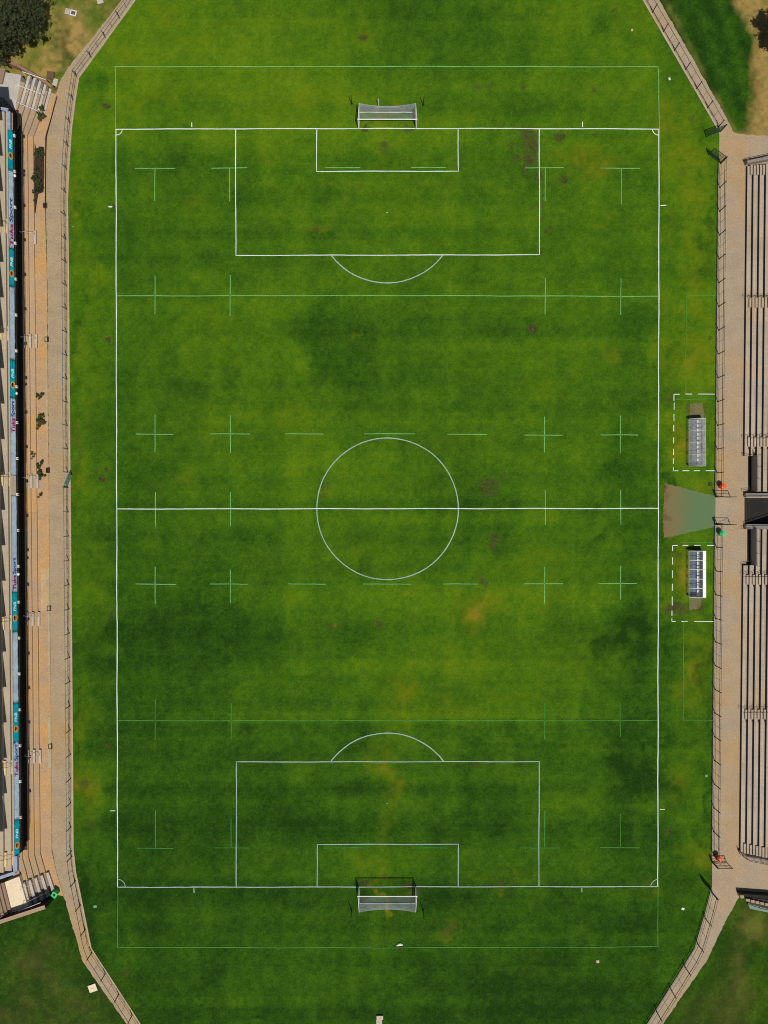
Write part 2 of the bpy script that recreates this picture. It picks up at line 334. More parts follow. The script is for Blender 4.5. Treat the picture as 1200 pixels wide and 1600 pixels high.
def build_ground():
    x0, x1, y0, y1, st = -60., 60., -76., 76., .16
    nx = int((x1 - x0) / st) + 1; ny = int((y1 - y0) / st) + 1
    xs = np.linspace(x0, x1, nx); ys = np.linspace(y0, y1, ny)
    X, Y = np.meshgrid(xs, ys)
    PX = X * S + 600; PY = 800 - Y * S
    sh = (ny, nx)
    # warp the survey coordinates so that no patch keeps a clean outline
    wx = (vnoise(sh, (60, 48), 1) - .5) * 34 + (vnoise(sh, (190, 150), 2) - .5) * 17 + (vnoise(sh, (500, 400), 3) - .5) * 8
    wy = (vnoise(sh, (60, 48), 4) - .5) * 34 + (vnoise(sh, (190, 150), 5) - .5) * 17 + (vnoise(sh, (500, 400), 6) - .5) * 8
    QX, QY = PX + wx, PY + wy
    T = np.array(TONE)
    gx = np.clip((QX + wx * 1.4 - 100) / 100, 0, 9.999); gy = np.clip((QY + wy * 1.4) / 100, 0, 15.999)
    ix = gx.astype(int); iy = gy.astype(int); fx = gx - ix; fy = gy - iy
    fx = fx * fx * (3 - 2 * fx); fy = fy * fy * (3 - 2 * fy)
    tone = (T[iy, ix] * (1 - fx) + T[iy, ix + 1] * fx) * (1 - fy) + (T[iy + 1, ix] * (1 - fx) + T[iy + 1, ix + 1] * fx) * fy
    def blobs(lst, qx, qy, power=1.0):
        a = np.zeros(sh)
        for (bx, by, rx, ry, am) in lst:
            if am == 0: continue
            m = 2.6
            j0, j1 = np.searchsorted(xs, [(bx - m * rx - 30 - 600) / S, (bx + m * rx + 30 - 600) / S])
            i0, i1 = np.searchsorted(ys, [(800 - by - m * ry - 30) / S, (800 - by + m * ry + 30) / S])
            sx, sy = qx[i0:i1, j0:j1], qy[i0:i1, j0:j1]
            d = ((sx - bx) / rx) ** 2 + ((sy - by) / ry) ** 2
            a[i0:i1, j0:j1] = np.maximum(a[i0:i1, j0:j1], am * np.exp(-d * power) if power == 1 else am * (1 - sstep(.35, 1.5, d)))
        return a
    yel = blobs(YEL, QX, QY); drk = blobs(DRK, QX, QY)
    soil = blobs(SOIL, PX + wx * .34, PY + wy * .34, 2)
    n1 = vnoise(sh, (40, 32), 7); n2 = vnoise(sh, (110, 88), 8); n3 = vnoise(sh, (300, 240), 9)
    bandy = vnoise(sh, (95, 2), 10); bandx = vnoise(sh, (2, 75), 12); bandf = vnoise(sh, (420, 3), 14)
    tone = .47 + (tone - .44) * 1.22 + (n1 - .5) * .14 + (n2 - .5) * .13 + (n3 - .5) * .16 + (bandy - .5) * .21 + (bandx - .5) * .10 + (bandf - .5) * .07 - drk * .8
    yel = yel * (.45 + .6 * n2 + .35 * n3) + np.clip(n1 * n2 - .5, 0, 1) * .2
    soil = soil * (.35 + .9 * n3 + .6 * vnoise(sh, (700, 560), 15))
    # the lawns beyond the paths
    dry = np.zeros(sh)
    tl = (PX < 200 - PY * .74) & (PY < 150)
    a = .25 + .9 * blobs([(85, 40, 35, 30, .5), (20, 60, 60, 60, .35), (123, 65, 17, 18, .95), (70, 85, 40, 25, .45), (80, 105, 25, 16, .6), (118, 30, 20, 24, .1), (45, 90, 30, 20, .3)], PX + wx * .5, PY + wy * .5)
    dry = np.where(tl, (a + (n2 - .5) * .5) * (.55 + .9 * n3), dry); tone = np.where(tl, .42 + (n1 - .5) * .3 + (n3 - .5) * .25, tone)
    tone = np.where(tl, tone - .25 * np.exp(-((PX - 100) / 14.) ** 2 - ((PY - 70) / 26.) ** 2), tone)
    tr = (PX > 1018 + PY * .58) & (PY < 240)
    xb = np.interp(PY, [-60, 0, 60, 130, 170, 205, 240], [1112, 1136, 1168, 1174, 1166, 1160, 1150])
    d2 = sstep(-4, 18, PX + wx * .4 - xb) * .85
    d2 = np.maximum(d2, .35 * sstep(10, 0, np.abs(PX - (1040 + PY * .52))) * n2)
    d2 = np.maximum(d2, .8 * sstep(196, 214, PY + wy * .3))
    tone = np.where(tr, .17 + (n2 - .5) * .24 + (n3 - .5) * .16 + .08 * np.sin((PX - PY * .3) * .18), tone); dry = np.where(tr, d2 * (.6 + .6 * n3), dry); yel = np.where(tr, yel * .2, yel)
    bl = (PY > 1380) & (PX < np.interp(PY, [1390, 1482, 1600, 1800], [108, 131, 208, 330]))
    st_ = .5 + .5 * np.sin((PX * .8 - PY) * .11)
    a = .13 * blobs([(55, 1520, 60, 60, 1), (110, 1580, 70, 50, .9), (20, 1590, 60, 40, .8), (112, 1498, 22, 16, .5)], QX, QY)
    dry = np.where(bl, a * (.35 + .9 * n2) * (.6 + .4 * st_), dry); tone = np.where(bl, .07 + (n1 - .5) * .2 + (n3 - .5) * .25 + .1 * blobs([(40, 1460, 40, 30, 1)], QX, QY), tone); yel = np.where(bl, yel * .15, yel)
    br = (PY > 1393) & (PX > np.interp(PY, [1393, 1398, 1482, 1600, 1800], [1140, 1136, 1098, 1024, 900]))
    a = .32 * blobs([(1170, 1440, 30, 26, 1), (1150, 1530, 24, 60, .5), (1110, 1590, 40, 30, .5)], QX, QY)
    dry = np.where(br, a * (.4 + n2), dry); tone = np.where(br, .08 + (n1 - .5) * .2 + (n3 - .5) * .25 + .08 * np.sin((PX + PY * .55) * .16), tone); yel = np.where(br, yel * .2 + .12 * n1, yel)
    Z = -.055 + (rng.random(sh) - .5) * .075 + (n3 - .5) * .015
    edge = (X < x0 + .5) | (X > x1 - .5) | (Y < y0 + .5) | (Y > y1 - .5)
    Z[edge] = -.05
    # cut the ground away under the sunken tunnel mouth: it stays below the paving
    verts = np.stack([X, Y, Z], -1).reshape(-1, 3)
    idx = np.arange(nx * ny).reshape(ny, nx)
    q = np.stack([idx[:-1, :-1], idx[:-1, 1:], idx[1:, 1:], idx[1:, :-1]], -1).reshape(-1, 4)
    # skirt to the horizon
    F = 1500.0; nv = nx * ny
    far = np.array([[-F, -F, -.05], [F, -F, -.05], [F, F, -.05], [-F, F, -.05]])
    c = [idx[0, 0], idx[0, -1], idx[-1, -1], idx[-1, 0]]
    sk = np.array([[nv, nv + 1, c[1], c[0]], [nv + 1, nv + 2, c[2], c[1]], [nv + 2, nv + 3, c[3], c[2]], [nv + 3, nv, c[0], c[3]]])
    verts = np.concatenate([verts, far]); q = np.concatenate([q, sk])
    me = bpy.data.meshes.new('ground')
    me.vertices.add(len(verts)); me.vertices.foreach_set('co', verts.astype(np.float32).ravel())
    me.loops.add(q.size); me.loops.foreach_set('vertex_index', q.astype(np.int32).ravel())
    me.polygons.add(len(q)); me.polygons.foreach_set('loop_start', np.arange(0, q.size, 4, dtype=np.int32)); me.polygons.foreach_set('loop_total', np.full(len(q), 4, dtype=np.int32))
    me.update(calc_edges=True)
    at = me.attributes.new('turf_tones', 'FLOAT_COLOR', 'POINT')
    colr = np.zeros((len(verts), 4), np.float32)
    colr[:nx * ny] = np.stack([np.clip(tone, 0, 1), np.clip(yel, 0, 1), np.clip(soil, 0, 1), np.clip(dry, 0, 1)], -1).reshape(-1, 4)
    colr[nx * ny:] = (.3, .1, 0, .4)
    at.data.foreach_set('color', colr.ravel())
    m, t, b, o = nt('grass_turf')
    A = N(t, 'ShaderNodeAttribute'); A.attribute_name = 'turf_tones'
    sp = N(t, 'ShaderNodeSeparateColor'); t.links.new(A.outputs['Color'], sp.inputs[0])
    g = N(t, 'ShaderNodeNewGeometry').outputs['Position']
    f = noise(t, 5.2, 4, .85, g); f2 = noise(t, 1.3, 5, .7, g)
    tn = math_(t, 'ADD', sp.outputs[0], math_(t, 'MULTIPLY', math_(t, 'SUBTRACT', f, .5), 1.05))
    tn = math_(t, 'ADD', tn, math_(t, 'MULTIPLY', math_(t, 'SUBTRACT', f2, .5), .24))
    c = ramp(t, tn, [(0, (.010, .038, .004)), (.25, (.025, .075, .005)), (.5, (.047, .121, .005)), (.75, (.086, .168, .005)), (1, (.135, .215, .008))])
    yl = math_(t, 'MULTIPLY', sp.outputs[1], math_(t, 'ADD', math_(t, 'MULTIPLY', f, 1.0), .5), True)
    c = mixc(t, yl, c, ramp(t, yl, [(.1, (.115, .165, .003)), (.4, (.155, .155, .004)), (.8, (.24, .17, .018))]))
    so = math_(t, 'MULTIPLY', sp.outputs[2], math_(t, 'ADD', math_(t, 'MULTIPLY', f, 1.7), .1), True)
    c = mixc(t, so, c, ramp(t, noise(t, 3.5, 5, .8, g), [(.32, (.020, .016, .006)), (.5, (.058, .048, .017)), (.68, (.115, .10, .042))]))
    dr = math_(t, 'MULTIPLY', A.outputs['Alpha'], math_(t, 'ADD', math_(t, 'MULTIPLY', f, 1.1), .45), True)
    c = mixc(t, dr, c, (.34, .225, .07))
    t.links.new(c, b.inputs['Base Color']); b.inputs['Roughness'].default_value = 1
    b.inputs['Specular IOR Level'].default_value = 0.05
    me.materials.append(m)
    ob = bpy.data.objects.new('ground', me); COL.objects.link(ob)
    tag(ob, kind='structure')
build_ground()

# ------------------------------------------------------------------ painted markings
def stroke(bm, pts, w, z=0.0, wob=.012, taper=False):
    """a painted line through world points, width in metres, slightly hand-drawn"""
    P = []
    for a, b in zip(pts, pts[1:]):
        L = (b - a).length; n = max(1, int(L / .8))
        for i in range(n): P.append(a.lerp(b, i / n))
    P.append(pts[-1])
    prev = None; ph = random.random() * 9
    for i, p in enumerate(P):
        d = (P[min(i + 1, len(P) - 1)] - P[max(i - 1, 0)]); d.z = 0; d.normalize()
        nrm = Vector((-d.y, d.x, 0))
        o = nrm * (wob * 1.6 * math.sin(i * .37 + ph) + random.uniform(-wob, wob))
        ww = w * (1 + random.uniform(-.10, .10)) / 2
        l = bm.verts.new((*(p + o + nrm * ww).xy, z)); r = bm.verts.new((*(p + o - nrm * ww).xy, z))
        if prev: bm.faces.new((prev[1], r, l, prev[0]))
        prev = (l, r)
def pl(bm, pix, w, z=0.0, **k): stroke(bm, [W(x, y) for x, y in pix], w, z, **k)
def arc(cx, cy, r, a0, a1, n=40, ry=None):
    ry = ry or r
    return [(cx + r * math.cos(R(a0 + (a1 - a0) * i / n)), cy + ry * math.sin(R(a0 + (a1 - a0) * i / n))) for i in range(n + 1)]

bw = B()   # bright white: touchlines, north goal line, halfway, north penalty area
for p in [[(181.2, 201.5), (181.6, 500), (182.4, 800), (183, 1100), (183.7, 1386.5)], [(1029.7, 201.5), (1029.4, 500), (1028.6, 800), (1027.9, 1386)]]: pl(bw, p, .115, -.006)
pl(bw, [(181, 201.8), (450, 201), (760, 200.6), (1030, 201.6)], .115, -.002)
pl(bw, [(183.3, 795.3), (604, 794.8), (1028.5, 794.4)], .115, -.002)
pl(bw, [(368, 202), (368.6, 399), (604, 398.6), (843, 398), (842.7, 202)], .11, .002)
pl(bw, [(494.8, 202), (494.8, 267.8), (716, 267.4), (715.8, 202)], .11, .002)
pl(bw, arc(181.5, 201.5, 9.5, 0, 90, 10), .10, .002); pl(bw, arc(1029.5, 201.5, 9.8, 90, 180, 10), .10, .002)
for a, b in [((299.5, 191.5), (299.5, 198.5)), ((910, 190), (910, 198.5)), ((1032, 321.3), (1041, 320.8)), ((1031, 1264.8), (1038.5, 1264.8)), ((604, 332), (605.5, 332))]: pl(bw, [a, b], .11, .002)
for a, b in [((1053, 616), (1062, 616)), ((1053, 616), (1053, 626)), ((1071, 615.8), (1081.5, 615.8)), ((1091, 615.8), (1117, 615.8)), ((1053.3, 629), (1053.3, 640)), ((1053, 647), (1053, 657.5)), ((1052.8, 664), (1052.8, 674)),
             ((1052.5, 683.5), (1052.5, 693)), ((1052.3, 701), (1052.3, 711)), ((1052, 716), (1052, 725)), ((1051.8, 730), (1051.8, 736)), ((1051.5, 735.6), (1060, 735.6)), ((1066.5, 735.6), (1077, 735.6)), ((1084, 735.6), (1094, 735.6)), ((1102.5, 735.6), (1117, 735.6)),
             ((1050.8, 852.3), (1059, 852.3)), ((1051, 852), (1051, 861)), ((1066.5, 852.3), (1075.5, 852.3)), ((1084.5, 852.3), (1094.5, 852.3)), ((1104.5, 852.3), (1117, 852.3)), ((1050.8, 871), (1050.8, 882)), ((1050.6, 891), (1050.6, 903)), ((1050.4, 912), (1050.4, 923)),
             ((1050.2, 932), (1050.2, 946)), ((1050, 954), (1050, 962)), ((1049.8, 966), (1049.8, 971)), ((1049.5, 970.8), (1056, 970.8)), ((1064.5, 971), (1075, 971)), ((1084.5, 971), (1115, 971.3))]: pl(bw, [a, b], .095, .0, wob=.006)
struct('white_pitch_markings', bw, 'paint_white')
bt = B()   # dimmer white: thin circle and arcs, light falloff painted into the south end
pl(bt, arc(605.5, 795, 110.6, 0, 360, 120), .135, -.008, wob=.008)
pl(bt, arc(604.5, 332.5, 109.5, 37.5, 142.5, 50), .14, -.002, wob=.008)
pl(bt, arc(605, 1255, 109.6, -142.8, -36.7, 50), .14, -.002, wob=.008)
pl(bt, [(183.8, 1386.3), (450, 1386), (760, 1385.5), (1028, 1385.2)], .13, .008)
pl(bt, [(369, 1386), (369.5, 1190.5), (842.5, 1190), (842, 1385)], .12, .002)
pl(bt, [(495.6, 1386), (495.6, 1319.5), (716, 1319), (715.8, 1385)], .12, .002)
pl(bt, arc(183.8, 1386.3, 12, -90, 0, 12), .10, .002); pl(bt, arc(1028, 1385.2, 11, 180, 270, 12), .10, .002)
for a, b in [((303, 1388), (303, 1395)), ((909, 1387), (909, 1394)), ((172, 1266.8), (180, 1266.8)), ((604, 1255), (605.5, 1255))]: pl(bt, [a, b], .13, .002)
struct('dim_white_pitch_markings', bt, 'paint_dim')
bg = B()   # pale green field-code markings
G = [[(180.5, 201), (180.3, 104)], [(179, 104.3), (600, 103.6), (1030, 104.5)], [(1029.5, 104), (1029.7, 201)], [(182, 462.3), (600, 461.6), (1028, 463)],
     [(211, 263), (274, 262.7)], [(330, 262.5), (386, 262.3)], [(820, 262.3), (881, 262)], [(938, 262.8), (1000, 262.8)], [(242, 263), (242, 314)], [(359, 263), (358.8, 314)], [(852, 263), (852, 314)], [(970.5, 263), (970.5, 319)],
     [(508, 261.8), (563, 261.8)], [(642, 261.8), (697, 261.8)], [(445, 678), (506, 678.2)], [(569, 678), (649, 678)], [(699, 678.6), (760, 678.6)], [(450, 912.5), (509, 912.5)], [(567, 912.6), (642, 912.6)], [(692, 912.6), (747, 912.4)]]
G += [[(x, a), (x, b)] for x, a, b in [(242, 431, 491), (359.5, 430, 493), (852, 434, 491), (970, 435, 492), (242, 648, 706), (360, 649, 708), (851, 651, 707), (969.5, 649, 708), (242.5, 769, 824), (360, 769, 822), (852, 766, 820), (970, 766, 820),
                                        (242.5, 886, 944), (360, 890, 942), (851, 886, 943), (970, 884, 937)]]
G += [[(a, y), (b, y + .3)] for a, b, y in [(212, 271, 678), (328, 390, 678), (819, 879, 679.5), (938, 997, 679.5), (212, 275, 912.5), (328, 388, 912.6), (818, 880, 912), (935, 995, 911.6)]]
for p in G: pl(bg, p, .095, -.008)
struct('pale_green_pitch_markings', bg, 'paint_green')
bf = B()
G = [[(184, 1386), (184, 1480)], [(183, 1480.5), (600, 1481), (1029, 1479.5)], [(1028, 1385), (1028, 1480)], [(183, 1126), (600, 1126), (1028, 1125.3)], [(1072, 461), (1117, 461)], [(1072, 461), (1071.5, 616)], [(1068, 972), (1067.5, 1125)], [(1067, 1125), (1115, 1125)],
     [(505, 1325), (573, 1325)], [(645, 1325), (700, 1325)], [(1056, 623.5), (1117, 623.5)], [(1062, 847.3), (1112, 847.3)]]
G += [[(x, a), (x, b)] for x, a, b in [(242.5, 1093, 1156), (361, 1098, 1155), (851, 1099, 1155), (969, 1097, 1152), (242.5, 1266, 1325), (361, 1279, 1325), (851, 1266, 1325), (969, 1271, 1325)]]
G += [[(a, y), (b, y + .2)] for a, b, y in [(214, 271, 1325.5), (334, 388, 1325), (813, 875, 1324.6), (938, 1000, 1324.4)]]
for p in G: pl(bf, p, .085, -.010)
struct('faint_green_pitch_markings', bf, 'paint_faint')

# ------------------------------------------------------------------ paths, aprons and kerbs
LK = [(214, -40), (210, 0), (165, 62), (122, 121), (116, 160), (111, 200), (107, 255), (104.6, 310), (105, 350), (106.2, 420), (107.2, 600), (109, 800), (110.8, 1000), (112.6, 1200), (113.2, 1325), (117, 1362), (125, 1400), (141.5, 1482), (165, 1518), (218, 1600), (250, 1650)]
LO = [(215, 1650), (198, 1600), (152, 1535), (129, 1502), (120, 1470), (109, 1435), (103, 1408), (97, 1396), (88, 1360), (81.3, 1325), (80, 1200), (78.3, 1000), (76.8, 800), (75.2, 600), (73.6, 420), (72, 330), (71.5, 250), (72.5, 212), (80, 180), (88, 146), (96, 122), (112, 98), (150, 52), (190, 0), (215, -40)]
RK = [(985, -40), (1006, 0), (1061, 95), (1121.5, 200), (1124, 211), (1123.5, 250), (1122.4, 300), (1121, 450), (1119.6, 600), (1118.6, 700), (1117.8, 800), (1116.6, 900), (1115.8, 1000), (1114.5, 1150), (1113, 1300), (1112.6, 1385), (1103, 1425), (1086, 1482), (1050, 1540), (1012, 1600), (980, 1650)]
RO = [(1005, 1650), (1036, 1600), (1070, 1550), (1105, 1500), (1133, 1440), (1157, 1398), (1163, 1396), (1260, 1402), (1260, 214), (1200, 212), (1170, 211), (1147, 207), (1130, 175), (1030, 0), (1008, -40)]
def ragged(line, amp=.7, step=4):
    out = []
    for (a, c), (e, f) in zip(line, line[1:]):
        n = max(1, int(math.hypot(e - a, f - c) / step))
        for i in range(n): out.append((a + (e - a) * i / n + random.uniform(-amp, amp) * (i > 0), c + (f - c) * i / n + random.uniform(-amp, amp) * (i > 0)))
    return out + [line[-1]]
b = B(); pprism(b, LK + ragged(LO), -.3, .02); struct('stand_side_path', b, 'path')
b = B(); pprism(b, RK + ragged(RO), -.3, .02); struct('terrace_side_path', b, 'apron')
def kerb(name, line, off, w, z0, z1, mat):
    P = [W(x, y) for x, y in line]; b = B(); prev = None; Lp = []
    for i, p in enumerate(P):
        d = (P[min(i + 1, len(P) - 1)] - P[max(i - 1, 0)]); d.normalize(); n = Vector((-d.y, d.x, 0))
        Lp.append((p + n * off, p + n * (off + w)))
    prism(b, [a for a, _ in Lp] + [c for _, c in reversed(Lp)], z0, z1)
    return struct(name, b, mat)
kerb('path_kerb', LK, .0, .16, -.25, .055, 'kerb')
kerb('path_kerb', [p for p in RK if p[1] <= 200], -.16, .16, -.25, .055, 'kerb')
kerb('path_kerb', [(1123.5, 262)] + [p for p in RK if 270 < p[1] < 770] + [(1118, 772)], -.10, .12, -.25, .055, 'wall_grey')
kerb('path_kerb', [(1117.6, 822)] + [p for p in RK if 830 < p[1] < 1330] + [(1113, 1334)], -.10, .12, -.25, .055, 'wall_grey')
kerb('path_kerb', [(1111.5, 1392)] + [p for p in RK if p[1] > 1400], -.10, .12, -.25, .055, 'wall_grey')
# paved strip of left terrace channel and narrow dark strips
for nm, pts in (('dark_strip', [(88.5, 150), (90, 150), (73.2, 214), (71.9, 255), (72.2, 316), (70.2, 316), (70.3, 250), (71.4, 212)]), ('dark_strip', [(75.4, 738), (76.6, 738), (76.8, 768), (75.7, 768)])):
    b = B(); pprism(b, pts, -.02, .034 if pts[0][1] < 700 else .036); struct(nm, b, 'plain_black')
def fray(pix, amp=.9, step=2.5):
    out = []
    for (a, c), (e, f) in zip(pix, pix[1:] + pix[:1]):
        n = max(1, int(math.hypot(e - a, f - c) / step))
        for i in range(n): out.append((a + (e - a) * i / n + random.uniform(-amp, amp), c + (f - c) * i / n + random.uniform(-amp, amp)))
    return out
# synthetic turf apron at the tunnel and worn mats at the dugouts
def matmat():
    m, t, b_, o = nt('worn_synthetic_turf')
    g = N(t, 'ShaderNodeNewGeometry').outputs['Position']
    sx = N(t, 'ShaderNodeSeparateXYZ'); t.links.new(g, sx.inputs[0])
    f = math_(t, 'ADD', math_(t, 'MULTIPLY', math_(t, 'SUBTRACT', sx.outputs[0], 36.2), .26), math_(t, 'MULTIPLY', math_(t, 'SUBTRACT', noise(t, .5, 5, .6, g), .5), .7))
    c = ramp(t, f, [(0, (.20, .14, .06)), (.35, (.18, .16, .07)), (.7, (.135, .17, .075)), (1, (.112, .185, .085))])
    s = math_(t, 'MULTIPLY', noise(t, .55, 5, .6, g), math_(t, 'SUBTRACT', 1.0, f), True)
    c = mixc(t, ramp(t, s, [(.44, 0), (.62, .85)]), c, (.085, .05, .025))
    c = mixc(t, 1.0, c, ramp(t, noise(t, 9, 3, .7, g), [(.25, .8), (.75, 1.15)]), 'MULTIPLY')
    t.links.new(c, b_.inputs['Base Color']); b_.inputs['Roughness'].default_value = 1; b_.inputs['Specular IOR Level'].default_value = .05
    return m
M['mat'] = matmat()
b = B(); pprism(b, fray([(1037.5, 755), (1060, 760), (1090, 768), (1119, 775), (1118.5, 822), (1090, 829), (1060, 836), (1037.5, 840.5), (1035.5, 815), (1037, 785)]), -.2, -.004); struct('tunnel_turf_path', b, 'mat')
M['khaki'] = concrete('khaki_worn_ground', (.165, .15, .06), (.135, .14, .06), (.12, .08, .035), .6, None, .5, 5, .15)
b = B(); pprism(b, fray([(1078, 631), (1084, 629.5), (1097, 630), (1099.5, 640), (1100, 655), (1077, 655)]), -.2, -.006); struct('worn_ground_path', b, 'khaki')
b = B(); pprism(b, fray([(1076, 925), (1096, 925), (1095.5, 945), (1092, 951.5), (1077, 953)]), -.2, -.006); struct('worn_ground_path', b, 'khaki')
b = B(); pprism(b, [(1171, 212), (1172.5, 212), (1172, 252), (1170.5, 252)], -.1, .026); pprism(b, [(1172.5, 212.2), (1260, 214), (1260, 240), (1172, 252)], -.1, .024); struct('concrete_walkway', b, 'wall_tan')
b = B(); pprism(b, [(1174, 213), (1260, 215), (1260, 238), (1173.5, 251.6)], -.05, .030); struct('concrete_walkway_path', b, 'apron')

# ------------------------------------------------------------------ handrail helper
def rail_bm(pts, h, r=.025, mid=True, posts=True, step=None):
    b = B()
    if step:
        Q = []
        for a, c in zip(pts, pts[1:]):
            n = max(1, round((c - a).length / step))
            Q += [a.lerp(c, i / n) for i in range(n)]
        Q.append(pts[-1])
    else: Q = pts
    up = Vector((0, 0, h))
    for a, c in zip(Q, Q[1:]):
        tube(b, a + up, c + up, r, 6)
        if mid: tube(b, a + up * .55, c + up * .55, r * .8, 6)
    if posts:
        for p in Q: tube(b, p, p + up, r, 6)
    return b

# ------------------------------------------------------------------ left grandstand
DX = lambda y: (y - 600) * .0094
gs = thing('grandstand', W(40, 790), 'long two tier grandstand with banners along its upper deck', 'grandstand')
ZL = [.10, .34, .58, .82, 1.06, 1.30]
# tread front edges as polylines (north end -> south end), pixel positions at their own heights
def edge(k):
    x6 = 55.5 - 9.25 * (k - 1)
    N_ = [(64.5 - 8.9 * (k - 1) + 10, 142 - 3.2 * (k - 1)), (64 - 8.9 * (k - 1), 181 - 3.8 * (k - 1)), (x6 + DX(212), 213 - 1.5 * (k - 1))]
    S_ = [(x6 + DX(1335), 1333 + 3 * (k - 1)), (x6 + DX(1335) + 8.7, 1364 + 3.9 * (k - 1)), (x6 + DX(1335) + 22.5, 1399 + 5.0 * (k - 1))]
    return N_ + S_
E = {k: [W(x, y, ZL[min(k, 5)]) for x, y in edge(k)] for k in range(1, 7)}
front = [W(x, y, ZL[0]) for x, y in [(88, 147), (80, 181), (70.3, 214), (70.2, 330)]] + [W(74.6 + DX(y), y, ZL[0]) for y in (420, 800, 1200)] + [W(80.6, 1330, .1), (W(88, 1362, .1)), W(99, 1400, .1)]
b = B(); prism(b, front + list(reversed([p + Vector((-.1, 0, 0)) for p in E[1]])), -.3, ZL[0]); obj('lower_terrace', b, 'terrace', gs)
for k in range(1, 6):
    back = [p + Vector((-.06, 0, 0)) for p in E[k + 1]]
    b = B(); prism(b, E[k][2:] + list(reversed(back[2:])), -.3, ZL[k]); obj('terrace_row', b, 'row_left', gs)
    b = B(); prism(b, E[k][:3] + list(reversed(back[:3])), -.3, ZL[k] - .003); obj('corner_row', b, 'row_corner', gs)
# pale kerb strip along the lower terrace
for ya, yb, ww in [(560, 700, 1.6), (880, 955, 3.0), (955, 1065, 2.2), (1120, 1200, 3.6), (520, 545, 2.5)]:
    b = B(); pprism(b, [(73.5 - ww + DX(ya), ya), (74 + DX(ya), ya), (74 + DX(yb), yb), (73.5 - ww + DX(yb), yb)], 0, .135); obj('kerb_strip', b, 'kerb', gs)
b = B(); pprism(b, [(54.2, 222), (57.5, 236), (62, 232), (69, 229), (69.3, 268), (68, 300), (60, 303), (57.5, 318), (55.5, 334), (53.6, 330), (53.2, 270)], 0, .11); obj('bed_and_shade', b, 'soil', gs)  # bed soil, dark enough to paint the recess shadow too
b = B(); pprism(b, [(63.5, 888), (72, 887), (74.6, 954), (64, 954)], 0, .112); obj('cement_patch', b, 'cement', gs)
b = B(); pprism(b, [(62.8, 871), (72, 870), (72.4, 877), (63.2, 880)], 0, .115); obj('cement_patch', b, 'cement', gs)
# under-deck: front wall with its shade painted black
def sl(x6, y, z): return W(x6 + DX(y), y, z)
yN, yS = 176, 1333
b = B()
prism(b, [sl(30.5, yN, 1.06), sl(30.5, yS - 5, 1.06), sl(30.5, yS - 5, 1.06) + Vector((-.3, 0, 0)), sl(30.5, yN, 1.06) + Vector((-.3, 0, 0))], .3, 4.75); obj('front_wall_and_shade', b, 'plain_black', gs)
b = B(); prism(b, [sl(36.2, 196, .82), sl(36.2, 1328, .82), sl(30, 1328, .82), sl(30, 196, .82)], .4, .842); obj('shade_strip', b, 'under_row', gs)  # dark strip painting the deck's shadow on the row
# deck and upper rows
def up(x6, y, z): return W(x6 + DX(y), y, z)
XP = 15.2       # top edge of the parapet at y=600
ZT, ZB = 5.25, 4.70   # the facia slopes: top edge and foot
yn, ys_ = 173, 1362
def line_up(x6, z, a=yn, c=ys_): return [up(x6, a, z), up(x6, c, z)]
PF = line_up(XP, ZT)                                    # parapet front in plan
off = lambda L, d: [p + Vector((d, 0, 0)) for p in L]
b = B(); prism(b, PF + list(reversed(off(PF, -7))), 4.3, 4.72); obj('upper_deck', b, 'row_upper', gs)
for k in range(7):
    b = B(); L0 = off(PF, -.42 - .78 * k); L1 = off(PF, -.42 - .78 * (k + 1) - .06)
    prism(b, L0 + list(reversed(L1)), 4.6, 5.08 + .42 * k); obj('upper_row', b, 'row_upper', gs)
b = B(); PB = line_up(24.0, ZB)
vs_ = [b.verts.new(p) for p in ((*PF[0].xy, ZT - .015), (*PF[1].xy, ZT - .015), (PB[1].x - .02, PF[1].y, ZB), (PB[0].x - .02, PF[0].y, ZB))]
vb_ = [b.verts.new(v.co + Vector((-.14, 0, 0))) for v in vs_]
b.faces.new(vs_); b.faces.new(list(reversed(vb_)))
for i in range(4): b.faces.new((vs_[i], vb_[i], vb_[(i + 1) % 4], vs_[(i + 1) % 4]))
bmesh.ops.recalc_face_normals(b, faces=b.faces[:])
obj('parapet', b, 'row_upper', gs)
# end walls with blue coping
for (p, q, sgn) in ((PF[0], PF[0] + Vector((-9, 1.6, 0)), 1), (PF[1], PF[1] + Vector((-9, -3.1, 0)), -1)):
    d = (q - p).normalized(); n = Vector((-d.y, d.x, 0)) * (-.28 * sgn)
    b = B(); prism(b, [p, q, q + n, p + n], 4.2, 5.16); obj('end_wall', b, 'wall_grey', gs)
    b = B(); prism(b, [p - n * .15 - d * .1, q - n * .15, q + n * 1.15, p + n * 1.15 - d * .1], 5.16, 5.27); obj('blue_coping', b, 'blue_coping', gs)
for (a, c) in ((174, 202), (1338, 1362)):
    b = B(); L = [up(XP + 4.5, a, 5.28), up(XP + 4.5, c, 5.28)]; prism(b, L + list(reversed(off(L, -.36))), 4.9, 5.285); obj('blue_coping', b, 'blue_coping', gs)
b = B(); L = [up(26, 204, 4.5), up(26, 1328, 4.5)]; tube(b, L[0], L[1], .03, 8); obj('gutter_pipe', b, 'under_row', gs)
# brackets along the foot of the parapet
bk = B(); box(bk, (.12, -.10, 0), (.28, .13, .26), 0, .02); box(bk, (.11, .10, 0), (.26, .13, .26), 0, .02); box(bk, (.04, 0, .08), (.12, .34, .08))
bkm = bpy.data.meshes.new('bracket'); bk.to_mesh(bkm); bk.free(); bkm.materials.append(M['bracket'])
for i in range(20):
    y = 212 + 56.05 * i
    if y > 1300: break
    o = local('bracket', bkm, None, gs); p = up(24.4, y, 4.58); o.location = p - gs.location
